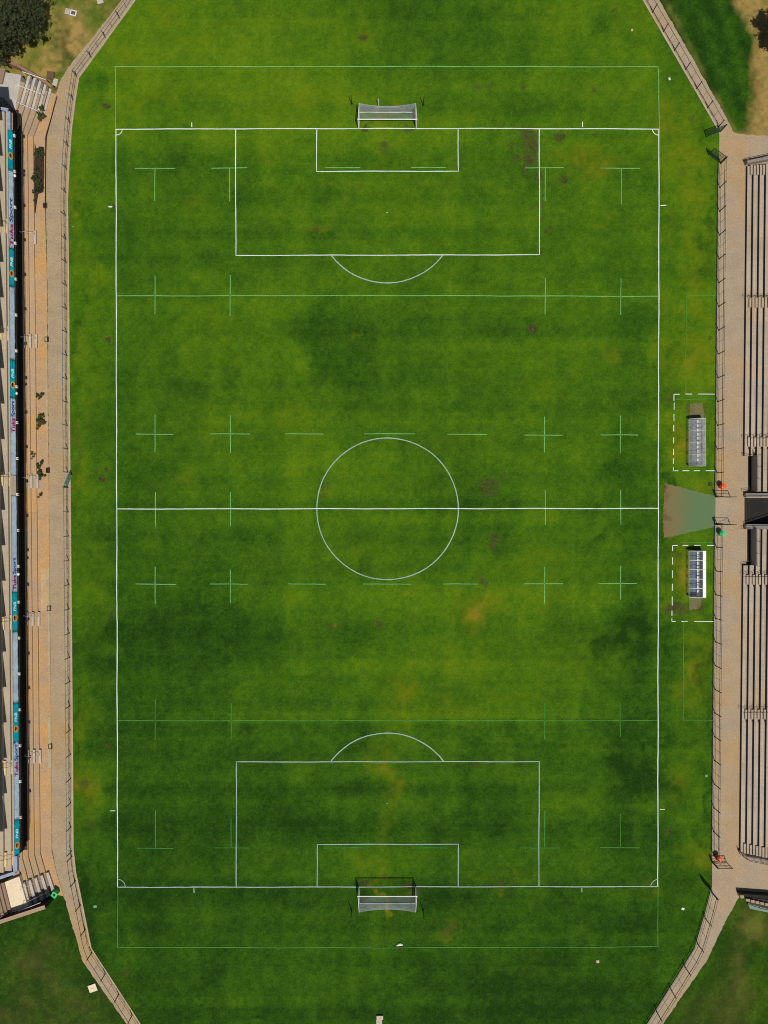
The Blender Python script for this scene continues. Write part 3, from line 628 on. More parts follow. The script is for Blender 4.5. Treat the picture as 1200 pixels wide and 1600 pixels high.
# roof in saw-tooth bays
bays = 21; ry0, ry1 = 49.0, -42.4
for i in range(bays):
    b = B(); ya = ry0 + (ry1 - ry0) * i / bays; yb = ry0 + (ry1 - ry0) * (i + 1) / bays
    xe = -45.78 + (49 - (ya + yb) / 2) * .0066
    prism(b, [Vector((xe - .28, ya, 0)), Vector((xe + .18, yb + .03, 0)), Vector((xe - 10, yb + .03, 0)), Vector((xe - 10, ya, 0))], 12.6, 12.72)
    for v in b.verts: v.co.z += (xe - v.co.x) * .12 + (.10 if abs(v.co.y - ya) < .01 else 0)
    obj('roof', b, 'roof', gs)
for i in range(8):
    b = B(); tube(b, (-55.2, ry0 - 2 - i * 12.4, 0), (-55.2, ry0 - 2 - i * 12.4, 13.7), .16, 10); obj('roof_column', b, 'galv', gs)
b = B(); prism(b, [Vector((-53.4, 46, 0)), Vector((-53.4, -41, 0)), Vector((-53.8, -41, 0)), Vector((-53.8, 46, 0))], 0, 8.5); obj('back_wall', b, 'wall_grey', gs)
# aisle step blocks, lower tier
blk = B(); box(blk, (0, 0, 0), (.27, 1.75, .15), 0, .01); blm = bpy.data.meshes.new('aisle_step'); blk.to_mesh(blm); blk.free(); blm.materials.append(M['block'])
for ya, ks in ((371, (1,)), (533, (1, 2, 3)), (752, (1, 2)), (967, (1, 2, 3)), (1182, (1, 2, 3))):
    for k in ks:
        x6 = 55.5 - 9.25 * (k - 1) + 1.7
        o = local('aisle_step', blm, None, gs); o.location = W(x6 + DX(ya), ya, ZL[k] - .05) - gs.location
for ya in (365, 528, 746, 961, 1178):
    b = B(); pts = [W(57 + DX(ya), ya + 2, ZL[1]), W(46 + DX(ya), ya + 1, ZL[2]), W(37 + DX(ya), ya, ZL[3])]
    obj('handrail', rail_bm(pts, .85, .022, False), 'galv', gs)
# aisle step blocks, upper tier
ub = B(); box(ub, (0, 0, 0), (.27, 1.75, .2), 0, .01); ubm = bpy.data.meshes.new('upper_aisle_step'); ub.to_mesh(ubm); ub.free(); ubm.materials.append(M['yellow_block'])
for ya in (351, 520, 748, 973, 1200, 1343):
    for k in range(4):
        p = up(XP, ya, ZT) + Vector((-.42 - .78 * k + .15, 0, 0)); p.z = 4.72 + .42 * k + .08
        o = local('upper_aisle_step', ubm, None, gs); o.location = p - gs.location
    b = B(); q = up(XP, ya, ZT); P0 = [q + Vector((-.3 - .78 * k, .25, 4.72 + .42 * k - ZT)) for k in range(4)]
    obj('upper_handrail', rail_bm(P0, .9, .022, False), 'black_metal', gs)
# ---- south corner of the stand: brick steps, cream landing, parapet wall
def corner_steps(u, P0, n, w, L, z0, dz, first):
    """steps laid side by side across w, running along direction u"""
    pass
for k in range(1, 6):
    zz = ZL[k] + .12
    x6 = 55.5 - 9.25 * (k - 1) + DX(1335)
    q = [(x6 + 9.3, 1364.5 + 3.9 * (k - 1)), (x6 + 13.2, 1363.2 + 3.9 * (k - 1)), (x6 + 23.6, 1394 + 6.3 * (k - 1)), (x6 + 19.4, 1396 + 6.3 * (k - 1))]
    b = B(); pprism(b, q, ZL[0], zz); obj('corner_step', b, 'block', gs)
    q = [(x6 + 3.4, 1367 + 3.9 * (k - 1)), (x6 + 9.0, 1365.2 + 3.9 * (k - 1)), (x6 + 18.9, 1396 + 6.3 * (k - 1)), (x6 + 13.6, 1398 + 6.3 * (k - 1))]
    b = B(); pprism(b, q, ZL[0], ZL[k] + .016); obj('corner_tread', b, 'brick_row', gs)
b = B(); pprism(b, [(6, 1379), (30, 1369.5), (44, 1420), (18, 1427.5)], 0, 1.75); obj('corner_landing', b, 'cream', gs)
for k in range(4):
    b = B(); pprism(b, [(6.0 - 6 * k, 1379 + 2 * k), (1.2 - 6 * k, 1380.7 + 2 * k), (14 - 6 * k, 1430 + 2 * k), (18.4 - 6 * k, 1428 + 2 * k)], 0, 1.95 + .22 * k); obj('corner_tread', b, 'brick_row', gs)
for a, c, z in (((36, 1385), (73, 1368), 1), ((40, 1407), (75, 1391), 1)):
    n = 4; b = B(); pts = [W(a[0] + (c[0] - a[0]) * i / n, a[1] + (c[1] - a[1]) * i / n, ZL[5] - .24 * i) for i in range(n + 1)]
    obj('handrail', rail_bm(pts, .9, .022, False), 'galv', gs)
b = B(); pts = [W(-4, 1432, 2.2), W(9, 1426, 2.0)]; obj('handrail', rail_bm(pts, .9, .022, False), 'galv', gs)
# ---- north corner
for k in range(1, 6):
    a = edge(k)[0]; c = edge(k)[1]
    def along(t, dx, dy=0): return (a[0] + (c[0] - a[0]) * t + dx, a[1] + (c[1] - a[1]) * t + dy)
    b = B(); pprism(b, [along(-.30, 1.6), along(-.30, 5.2, 1.2), along(.93, 5.2, 1.2), along(.93, 1.6)], 0, ZL[k] - .12); obj('corner_step', b, 'block', gs)
for t in (-.30, .28, .93):
    pts = []
    for k in (5, 4, 3, 2, 1):
        a = edge(k)[0]; c = edge(k)[1]; pts.append(W(a[0] + (c[0] - a[0]) * t - 2, a[1] + (c[1] - a[1]) * t, ZL[k]))
    obj('handrail', rail_bm(pts, .9, .03, False), 'white_metal', gs)
b = B(); pprism(b, [(9, 113), (33, 117), (23.5, 176), (12, 180), (-20, 172), (-20, 110)], 0, 1.32); obj('corner_landing', b, 'block', gs)
b = B(); pprism(b, [(-20, 104), (8, 108), (3, 130), (-20, 128)], 0, 1.6); obj('corner_tread', b, 'brick_row', gs)

def wall_run(name, pix, w, z0, z1, mat, label, cat, coping=None):
    """free-standing wall along a plan line"""
    P = [W(x, y, 0) for x, y in pix]; Lp = []
    for i, p in enumerate(P):
        d = (P[min(i + 1, len(P) - 1)] - P[max(i - 1, 0)]); d.normalize(); n = Vector((-d.y, d.x, 0)); Lp.append((p - n * w / 2, p + n * w / 2))
    t = thing(name, P[0], label, cat)
    b = B(); prism(b, [a for a, _ in Lp] + [c for _, c in reversed(Lp)], z0, z1); obj('wall_body', b, mat, t)
    if coping:
        b = B(); Lc = [(m_ + (a - m_) * 1.2, m_ + (c - m_) * 1.2) for a, c in Lp for m_ in ((a + c) / 2,)]
        prism(b, [a for a, _ in Lc] + [c for _, c in reversed(Lc)], z1, z1 + .07); obj('coping', b, coping, t)
    return t
wall_run('boundary_wall', [(-20, 98), (12, 101), (33, 109), (72, 132), (86, 142)], .32, -.2, 1.0, 'wall_red', 'low red brown brick wall curving round the north corner of the grandstand', 'wall', 'wall_red')
sw = wall_run('boundary_wall', [(-20, 1430), (10, 1424), (45, 1412.5), (86, 1399)], .40, -.2, 2.9, 'plain_black', 'tan coped wall, its shade painted black, closing the south corner of the grandstand', 'wall', 'wall_tan')  # black body paints the shaded north face
b = B(); pts = [W(43, 1412.5, 0) + Vector((0, .34, 2.5)), W(77, 1399, 0) + Vector((0, .34, 2.5))]
for i in range(2): tube(b, pts[0] + Vector((0, 0, .0)), pts[1], .05, 8)
obj('handrail', b, 'white_metal', sw)

# ------------------------------------------------------------------ banners on the parapet
def text_mesh(body, h, length, shear=.18, bold=.02):
    cu = bpy.data.curves.new('lettering', 'FONT'); cu.body = body; cu.size = 1; cu.shear = shear; cu.offset = bold; cu.extrude = .004; cu.resolution_u = 3
    o = bpy.data.objects.new('tmp', cu); COL.objects.link(o)
    dg = bpy.context.evaluated_depsgraph_get()
    me = bpy.data.meshes.new_from_object(o.evaluated_get(dg)); bpy.data.objects.remove(o)
    xs = [v.co.x for v in me.vertices]; zs = [v.co.y for v in me.vertices]
    sx = length / (max(xs) - min(xs)); sy = h / (max(zs) - min(zs)); x0, y0_ = min(xs), min(zs)
    for v in me.vertices:   # reads along +y, stands along +z, faces +x
        x, y, z = v.co; v.co = (z, (x - x0) * sx, (y - y0_) * sy)
    me.update()
    return me
BAN = [('t', 202, 266), ('p', 266, 388), ('t', 388, 448), ('p', 448, 562), ('t', 562, 622), ('p', 622, 744), ('p', 774, 925), ('t', 925, 987), ('p', 987, 1098), ('t', 1098, 1160), ('p', 1160, 1281), ('t', 1281, 1341)]
TX = {266: (384, 309), 622: (676, 626), 774: (922, 871), 1160: (1213, 1163)}
tuks, sport, fnb = text_mesh('Tuks', .43, 2.25, .12, .03), text_mesh('Sport', .5, 2.55, .12, .03), text_mesh('FNB', .32, 1.15, .2, .03)
for m_, n_ in ((tuks, 'ink_red'), (sport, 'ink_blue'), (fnb, 'ink_white')): m_.materials.clear(); m_.materials.append(M[n_])
LT = ['northernmost teal banner with white letters and amber emblem', 'teal banner with white letters between the two northern pale blue banners', 'teal banner with amber emblem just north of the crimson lettering above the gap',
      'teal banner with amber emblem just south of the longest pale blue banner', 'teal banner just north of the southernmost pale blue lettered banner', 'southernmost teal banner, at the end of the parapet']
LP = ['northernmost pale blue banner, crimson and navy lettering at its south end', 'plain pale blue banner without lettering in the northern half of the parapet', 'pale blue lettered banner ending at the gap in the parapet banners',
      'longest pale blue banner, just south of the gap, lettered at its south end', 'plain pale blue banner without lettering in the southern half of the parapet', 'southernmost pale blue banner, lettered at its north end']
ct = cp = 0
def py2y(py, z): return (800 - py) / S * (H - z) / H
FX = PB[0].x - PF[0].x; FZ = ZT - ZB; FL = math.hypot(FX, FZ); TILT = -math.atan2(FX, FZ)
for kind, ya, yb in BAN:
    zc = (ZT + ZB) / 2; y1, y0 = py2y(ya, zc), py2y(yb, zc); ym = (y0 + y1) / 2
    foot = up(24.0, (ya + yb) / 2, ZB)
    if kind == 't': lab = LT[ct]; ct += 1
    else: lab = LP[cp]; cp += 1
    t = thing('advertising_banner', (foot.x + .012, ym, ZB), lab, 'banner', 'banners hung on the grandstand parapet')
    t.rotation_euler = (0, TILT, math.atan2(FX * 0 + .0094, 1))
    b = B(); nn = max(6, int((y1 - y0) / .3)); hh = 5; grid = []; ph = random.random() * 6
    for i in range(nn + 1):
        y = (y1 - y0) * (i / nn - .5); row = []
        for j in range(hh + 1):
            amp = .016 * (1 - (j / hh) * .6)
            row.append(b.verts.new((.02 + amp * (math.sin(y * 1.9 + ph + j * .5) + .5 * math.sin(y * 4.3 + ph - j)), y, FL * j / hh)))
        grid.append(row)
    for i in range(nn):
        for j in range(hh): b.faces.new((grid[i][j], grid[i + 1][j], grid[i + 1][j + 1], grid[i][j + 1]))
    bmesh.ops.solidify(b, geom=b.faces[:], thickness=.01)
    local('cloth', b, 'teal' if kind == 't' else 'pale_blue', t, smooth=True)
    fx = .055
    if kind == 't':
        local('lettering', fnb, None, t, (fx, .10, .2))
        e = B(); lathe(e, [(.34, 0), (.34, .008)], 24); eo = local('emblem', e, 'gold', t, (fx - .006, -.75, .35)); eo.rotation_euler = (0, R(90), 0); eo.scale = (.85, 1.25, 1)
        e = B(); lathe(e, [(.26, 0), (.26, .006)], 24); local('emblem_disc', e, 'amber', eo, (0, 0, .008))
        e = B()
        for (cx, cy, rr) in ((-.06, -.11, .09), (-.09, .02, .10), (-.05, .12, .09)): lathe(e, [(rr, 0), (rr, .005)], 12, (cx, cy, 0))
        box(e, (.08, .02, .0025), (.18, .05, .005)); local('emblem_tree', e, 'tree_ink', eo, (0, 0, .015))
    elif ya in TX:
        ys0 = py2y(TX[ya][0], zc); s_ = (py2y(TX[ya][1], zc) - ys0) / 4.95
        o = local('lettering', tuks, None, t, (fx, ys0 - ym, .15)); o.scale = (1, s_, 1)
        o = local('lettering', sport, None, t, (fx, ys0 - ym + 2.38 * s_, .09)); o.scale = (1, s_, 1)

# loudspeakers below the banners
sp_me = None
for i, (px, py, lab) in enumerate([(22.8, 274.5, 'small white loudspeaker under the northernmost pale blue banner'), (25.5, 614.5, 'small white loudspeaker under the third teal banner from the north'), (28.3, 897, 'small white loudspeaker under the longest pale blue banner')]):
    t = thing('loudspeaker', W(px, py, 4.5), lab, 'loudspeaker', 'loudspeakers under the parapet')
    b = B(); lathe(b, [(.10, -.16), (.17, -.1), (.19, .05), (.15, .14), (.05, .17)], 16); local('horn', b, 'white_metal', t, smooth=True)
    b = B(); tube(b, (-.5, 0, .1), (0, 0, .1), .03); local('bracket_arm', b, 'galv', t)

# ------------------------------------------------------------------ right terraces
M['riser'] = simple('shade_dark_riser', (.045, .038, .033), .9, 0, .3, 2)  # dark tone is the risers' shade put into colour
RZ = .40
def right_stand(label, ya, yb, y_cut, south):
    """rows rising to the east; between y_cut and the tunnel the first two rows give way to a stair well"""
    t = thing('terrace_stand', W(1175, (ya + yb) / 2), label, 'terrace', 'concrete terraces along the east side')
    dx = lambda y: -(y - 600) * .0101
    rows = 9
    for k in range(rows):
        z = RZ * (k + 1)
        a, c = (ya, yb)
        if k < 2: a, c = (ya, y_cut) if not south else (y_cut, yb)
        x6 = 1164.6 + 9.72 * k
        if not south: a += max(0, (3 - k)) * 1.2
        else: c += k * 2.0 - 4
        L = [W(x6 + dx(a), a, z), W(x6 + dx((a + c) / 2), (a + c) / 2, z), W(x6 + dx(c), c, z)]
        back = [p + Vector((.66 if k < rows - 1 else 8, 0, 0)) for p in L]
        b = B(); prism(b, L + list(reversed(back)), -.2, z); obj('terrace_row', b, 'row_right', t)
        b = B(); prism(b, [p + Vector((-.012, 0, 0)) for p in L] + [p + Vector((.01, 0, 0)) for p in reversed(L)], z - RZ - .02, z - .035); obj('row_riser', b, 'riser', t)  # dark facing paints the shade on each riser
    st = B(); box(st, (0, 0, 0), (.30, 1.25, .22), 0, .008); sm = bpy.data.meshes.new('aisle_step'); st.to_mesh(sm); st.free(); sm.materials.append(M['row_right'])
    for yc in ((264, 472, 690) if not south else (906, 1117, 1329)):
        for k in range(6):
            z = RZ * (k + 1); p = W(1164.6 + 9.72 * k + dx(yc), yc + (k * 2 - 4 if yc > 1300 else 0), z); p.z = z - .30; p.x -= .15
            if k == 0: continue
            o = local('aisle_step', sm, None, t); o.location = p - t.location
    for yc in ((465, 685) if not south else (900, 1111)):
        pts = [W(1163 + 9.72 * k + dx(yc), yc, RZ * (k + 1)) for k in range(7)]
        obj('handrail', rail_bm(pts, .85, .022, True), 'black_metal', t)
        for k in range(5):
            b = B(); a = W(1170.3 + 9.72 * k + dx(yc), yc + 3, RZ * (k + 1)); c = a + Vector((0, -1.1, 0)); tube(b, a + Vector((0, 0, .03)), c + Vector((0, 0, .03)), .03, 6); obj('step_edge', b, 'black_metal', t)
    # stair well by the tunnel: wall, shadow painted at its foot, and guard rail
    ye = 768 if not south else 826
    y1, y2 = (y_cut, ye) if not south else (ye, y_cut)
    P = [W(1173.5 + dx((y1 + y2) / 2) + 1.5, y1, 0), W(1173.5 + dx((y1 + y2) / 2) + 1.5, y2, 0)]
    b = B(); prism(b, P + list(reversed([p + Vector((.22, 0, 0)) for p in P])), -.2, 1.62); obj('well_wall', b, 'wall_grey', t)
    b = B(); prism(b, [p + Vector((-.42, 0, 0)) for p in P] + list(reversed([p + Vector((-.004, 0, 0)) for p in P])), .0, .03); obj('well_shade', b, 'asphalt_and_shade', t)  # black strip stands in for the wall's shadow
    pts = [p + Vector((.11, 0, 1.62)) for p in P]
    obj('guard_rail', rail_bm(pts, .95, .022, True, True, 1.6), 'black_metal', t)
    for yy in (y1, y2):
        pts = [W(1161 + dx(yy), yy, 0), W(1171 + dx(yy), yy - 1, 0)]
        obj('handrail', rail_bm(pts, .9, .022, True), 'black_metal', t)
    if not south:
        b = B(); pprism(b, [(1166.5, 249.5), (1260, 230), (1260, 238), (1168.5, 254.6)], -.2, .85); obj('end_wall', b, 'wall_grey', t)
        pts = [W(1167.5, 252, .85), W(1190, 247, .85), W(1260, 232, .85)]; obj('guard_rail', rail_bm(pts, .6, .03, True, True, 2), 'black_metal', t)
    else:
        b = B(); pprism(b, [(1155.2, 1331), (1158, 1337), (1165, 1343), (1200, 1350), (1260, 1362), (1260, 1354), (1200, 1344), (1168, 1338.2), (1161, 1334), (1157.5, 1330)], -.2, .5); obj('end_wall', b, 'wall_grey', t)
        pts = [W(1156, 1331, .5), W(1160, 1336.5, .5), W(1167, 1341, .5), W(1200, 1347.5, .5), W(1250, 1357, .5)]; obj('guard_rail', rail_bm(pts, .85, .025, True, True, 1.0), 'black_metal', t)
    return t
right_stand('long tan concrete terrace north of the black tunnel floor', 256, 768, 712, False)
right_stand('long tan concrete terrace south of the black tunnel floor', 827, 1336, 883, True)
b = B(); pprism(b, [(1163.3, 778), (1260, 778), (1260, 820), (1163.3, 820)], -.1, .034); struct('tunnel_floor', b, 'asphalt_and_shade')
for lab, ya, yb, rail_y, nm in (('grey side wall with rail on the north edge of the black tunnel floor', 771, 777, 777, 'n'), ('grey side wall with rail on the south edge of the black tunnel floor', 821, 826.5, 819.5, 's')):
    t = thing('tunnel_wall', W(1164, ya), lab, 'wall', 'side walls of the tunnel')
    b = B(); p = [W(1162, ya), W(1162, yb), W(1260, yb), W(1260, ya)]
    prism(b, p, -.1, .55)
    for v in b.verts:
        if v.co.z > 0: v.co.z += max(0, v.co.x - 46.6) * .62
    obj('wall_body', b, 'wall_grey', t)
    pts = [W(1162.5, rail_y, 0), W(1180, rail_y, 0), W(1215, rail_y, 0)]
    b = B(); q = [Vector((p.x, p.y, .9 + max(0, p.x - 46.6) * .62)) for p in pts]; 
    for a, c in zip(q, q[1:]): tube(b, a, c, .04, 8)
    for a in q: tube(b, (a.x, a.y, 0), a, .03, 6)
    obj('handrail', b, 'galv', t)
# the next stand at the south-east corner
t = thing('corner_stand', W(1175, 1408), 'edge of corner stand with black painted shade and pale blocks beside the south east lawn', 'stand')
b = B(); pprism(b, [(1156, 1396.5), (1260, 1404), (1260, 1412), (1158.5, 1400.5)], -.2, .9); obj('front_wall_and_shade', b, 'plain_black', t)  # black paints the shadow beside the pale blocks
b = B(); pprism(b, [(1156.5, 1398.8), (1162.5, 1399.2), (1162.3, 1403.5), (1157.5, 1403.8)], -.2, .93); obj('end_post', b, 'wall_tan', t)
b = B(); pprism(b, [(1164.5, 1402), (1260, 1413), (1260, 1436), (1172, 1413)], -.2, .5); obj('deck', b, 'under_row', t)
for i in range(7):
    x = 1165.5 + i * 7.4; y = 1404.3 + i * 1.7
    b = B(); pprism(b, [(x, y), (x + 6.0, y + .9), (x + 6.4, y + 5), (x + .6, y + 4.0)], .4, .78); obj('seat_block', b, 'wall_tan', t)
b = B(); pprism(b, [(1168, 1411), (1260, 1432), (1260, 1438), (1172, 1420)], -.2, .18); obj('footing', b, 'gate_pale', t)
b = B(); pts = [W(1167, 1410, 0), W(1185, 1416, 0), W(1210, 1421.5, 0), W(1250, 1431, 0)]; obj('guard_rail', rail_bm(pts, .5, .03, False), 'black_metal', t)

# ------------------------------------------------------------------ fences and gates
def fence(label, pix, h, mat, rails, spacing=3.07, thin=True, pr=.045):
    P = [W(x, y) for x, y in pix]
    t = thing('metal_fence', P[0], label, 'fence', 'metal fences round the pitch')
    cum = [0]
    for a, c in zip(P, P[1:]): cum.append(cum[-1] + (c - a).length)
    L = cum[-1]; n = max(1, round(L / spacing))
    def at(s):
        for i in range(len(P) - 1):
            if s <= cum[i + 1] + 1e-6: return P[i].lerp(P[i + 1], (s - cum[i]) / max(1e-6, cum[i + 1] - cum[i]))
        return P[-1]
    pm = B(); box(pm, (0, 0, h / 2), (pr * 2, pr * 2, h), 0, .008); box(pm, (0, 0, h + .012), (pr * 2.8, pr * 2.8, .024), 0); box(pm, (0, 0, .05), (pr * 3.4, pr * 3.4, .05), 0)
    me = bpy.data.meshes.new('post'); pm.to_mesh(me); pm.free(); me.materials.append(M[mat])
    tm = B(); box(tm, (0, 0, h / 2), (.028, .028, h - .1), 0); me2 = bpy.data.meshes.new('picket'); tm.to_mesh(me2); tm.free(); me2.materials.append(M[mat])
    for i in range(n + 1):
        p = at(L * i / n)
        o = local('post', me, None, t); o.location = p - P[0]; o.rotation_euler = (random.uniform(-.012, .012), random.uniform(-.012, .012), random.uniform(-.1, .1))
        if thin and i < n:
            p = at(L * (i + .5) / n); o = local('picket', me2, None, t); o.location = p - P[0]
    for z, r in rails:
        b = B(); q = [at(L * i / (2 * n)) for i in range(2 * n + 1)]
        for i, (a, c) in enumerate(zip(q, q[1:])):
            tube(b, a + Vector((0, 0, z)), c + Vector((0, 0, z)), r, 6)
        obj('rail', b, mat, t)
    return t
def offs(line, d):
    out = []
    P = [Vector((x, y, 0)) for x, y in line]
    for i, p in enumerate(P):
        v = (P[min(i + 1, len(P) - 1)] - P[max(i - 1, 0)]); v.normalize(); q = p + Vector((-v.y, v.x, 0)) * d; out.append((q.x, q.y))
    return out
LF = offs(LK, 2.2)
fl = [p for p in LF if p[1] < 125]; fm1 = [p for p in LF if 118 < p[1] < 760]; fm2 = [p for p in LF if 760 < p[1] < 1330]; fs = [p for p in LF if p[1] > 1320]
mid = lambda y: (np.interp(y, [q[1] for q in LF], [q[0] for q in LF]), y)
RB = [(1.45, .028), (.3, .018)]
fence('blue grey fence on the diagonal path by the north west lawn', fl, 1.5, 'fence_blue', RB)
fence('blue grey fence along the grandstand path north of the small green gate', fl[-1:] + [mid(160)] + [p for p in fm1 if p[1] > 165] + [mid(738)], 1.5, 'fence_blue', RB)
fence('blue grey fence along the grandstand path south of the small green gate', [mid(762)] + fm2 + [mid(1330)], 1.5, 'fence_blue', RB)
fence('dark fence bending along the path by the south west lawn', [mid(1338)] + [p for p in fs if p[1] > 1340], 1.6, 'fence_dark', RB)
RF = offs(RK, -2.0)
midr = lambda y: (np.interp(y, [q[1] for q in RF], [q[0] for q in RF]), y)
RR = [(1.84, .018), (1.42, .032), (.32, .02)]
fence('dark fence on the diagonal path by the north east lawn', [p for p in RF if p[1] < 150] + [midr(198)], 1.65, 'fence_dark', [(1.6, .024), (.3, .018)], 2.9)
fence('black green fence in front of the terrace north of the tunnel', [midr(256)] + [p for p in RF if 270 < p[1] < 770] + [midr(776)], 1.88, 'fence_dark', RR, 3.1)
fence('black green fence in front of the terrace south of the tunnel', [midr(818)] + [p for p in RF if 830 < p[1] < 1330] + [midr(1336)], 1.88, 'fence_dark', RR, 3.1)
fence('dark fence bending along the path by the south east lawn', [midr(1395)] + [p for p in RF if p[1] > 1400], 1.88, 'fence_dark', RR, 3.3)

def gate(label, a, c, h, mat, mesh=True, bars=3):
    p, q = W(*a), W(*c); d = q - p; L = d.length
    t = thing('metal_gate', p, label, 'gate', 'open gates in the fences', math.atan2(d.y, d.x))
    b = B(); r = .04
    for z in (.12, h): tube(b, (0, 0, z), (L, 0, z), r, 8)
    for x in (0, L): tube(b, (x, 0, .12), (x, 0, h), r, 8)
    for i in range(1, bars): tube(b, (0, 0, .12 + (h - .12) * i / bars), (L, 0, .12 + (h - .12) * i / bars), r * .6, 6)
    tube(b, (0, 0, .12), (L, 0, h), r * .5, 6)
    local('gate_frame', b, mat, t)
    b = B(); box(b, (-.1, 0, (h + .1) / 2), (.13, .13, h + .1), 0, .01); local('hinge_post', b, mat, t)
    if mesh:
        b = B(); n = int(L / .12); m_ = int(h / .12)
        for i in range(1, n): box(b, (i * L / n, 0, h / 2 + .06), (.022, .012, h - .12))
        for j in range(1, m_): box(b, (L / 2, .004, .12 + (h - .12) * j / m_), (L, .012, .022))
        local('wire_mesh', b, mat, t)
    b = B(); box(b, (L - .06, 0, 1.0), (.16, .1, .12), 0, .01); local('latch', b, mat, t)
    return t
gate('dark green mesh gate open onto the grass, upper of the north east pair', (1124, 206.5), (1104, 214), 1.85, 'gate_green', True)
gate('dark green mesh gate open onto the grass, lower of the north east pair', (1125, 255), (1107, 241.5), 1.85, 'gate_green', True)
gate('barred gate open on the north side of the tunnel crossing beside the orange bin', (1119.5, 776.5), (1141, 776.8), 1.9, 'gate_green', False, 2)
gate('barred gate open on the south side of the tunnel crossing beside the green bin', (1118.5, 819.5), (1141, 819.5), 1.9, 'gate_green', False, 2)
gate('black barred gate standing open across the path beside the southern orange bin', (1113.5, 1346.5), (1135, 1346.8), 1.85, 'fence_dark', False, 4)
gate('narrow black gate leaf angled onto the grass at the south east corner', (1112, 1393.5), (1097, 1376), 1.85, 'fence_dark', True)
gate('small faded green gate ajar in the grandstand side fence', (106, 760.5), (113, 742.5), 1.45, 'gate_pale', True)

# ------------------------------------------------------------------ goals
def goal(label, cx, gy, sgn):
    """gy: goal line (pixel row); sgn +1 opens south (north goal), -1 opens north"""
    o0 = W(cx, gy); t = thing('football_goal', o0, label, 'goal', 'white football goals', 0 if sgn > 0 else math.pi)
    hw, hh, dp = 3.72, 2.44, 2.12; r = .062
    for s in (-1, 1):
        b = B(); tube(b, (s * hw, 0, 0), (s * hw, 0, hh + r), r, 14); local('post', b, 'white_metal', t, smooth=False)
    b = B(); tube(b, (-hw - r, 0, hh), (hw + r, 0, hh), r, 14); local('crossbar', b, 'white_metal', t)
    b = B(); tube(b, (-hw + .1, dp, .06), (hw - .1, dp, .06), .045, 10)
    for s in (-1, 1): tube(b, (s * (hw - .05), 0, .05), (s * (hw - .1), dp, .06), .03, 8)
    local('ground_frame', b, 'white_metal', t)
    for s in (-1, 1):
        b = B(); tube(b, (s * hw, 0, hh), (s * (hw - .14), dp - .02, 2.28), .028, 8); tube(b, (s * (hw - .14), dp - .02, 2.28), (s * (hw - .1), dp, .06), .02, 8); local('net_stay', b, 'white_metal', t)
    # net: roof, back and two sides of knotted cord
    nb = B(); cell = .13
    nu = int(2 * hw / cell); nv = int(dp / cell); nz = int(2.3 / cell)
    def top(u, v):
        x = -hw + 2 * hw * u; sag = 4 * u * (1 - u)
        return (x * (1 - .035 * v), v * dp * (1 - .10 * sag * v), hh - .16 * v - .32 * sag * v ** 1.3 - .12 * math.sin(math.pi * v) * (.4 + sag))
    def back(u, w_):
        a = Vector(top(u, 1)); c = Vector(((-hw + 2 * hw * u) * .973, dp, .06)); p = a.lerp(c, w_); p.y += .10 * math.sin(math.pi * w_)
        return p
    def surf(fn, n, m_):
        g = [[nb.verts.new(fn(i / n, j / m_)) for j in range(m_ + 1)] for i in range(n + 1)]
        for i in range(n):
            for j in range(m_): nb.faces.new((g[i][j], g[i + 1][j], g[i + 1][j + 1], g[i][j + 1]))
    surf(top, nu, nv); surf(back, nu, nz)
    for s in (0., 1.):
        def side(v, w_, s=s):
            a = Vector(top(s, v)); c = Vector(((-hw if s == 0 else hw) * (1 - .027 * v), v * dp, .05)); return a.lerp(c, w_)
        surf(side, nv, nz)
    no = local('net', nb, 'net', t)
    md = no.modifiers.new('cord', 'WIREFRAME'); md.thickness = .018; md.use_even_offset = False; md.use_boundary = True
    return t
goal('white goal at the north end under paler sunlit turf, its net seen from the front', 605.2, 201.3, 1)
goal('white goal at the south end with its black shadow frame lying on the turf', 605.2, 1385.8, -1)
for lab, px, py in (('thin black net pole standing left of the north goal', 549.5, 162.8), ('thin black net pole standing right of the north goal', 661.3, 164.8), ('thin black net pole standing left of the south goal', 549.3, 1422), ('thin black net pole standing right of the south goal', 661.3, 1423)):
    t = thing('net_pole', W(px, py), lab, 'pole', 'net poles behind the goals')
    b = B(); tube(b, (0, 0, -.1), (0, 0, 2.35), .05, 10, .04); local('shaft', b, 'black_metal', t)
    b = B(); lathe(b, [(.14, 0), (.14, .05), (.06, .08)], 14); local('foot_socket', b, 'black_metal', t)
t = thing('slim_post', W(591.3, 166), 'slim white stick planted behind the north goal net', 'post')
b = B(); tube(b, (0, 0, -.1), (0, 0, 1.75), .04, 10); local('shaft', b, 'white_metal', t)
b = B(); lathe(b, [(.09, 0), (.09, .04), (.04, .06)], 12); local('foot_socket', b, 'black_metal', t)

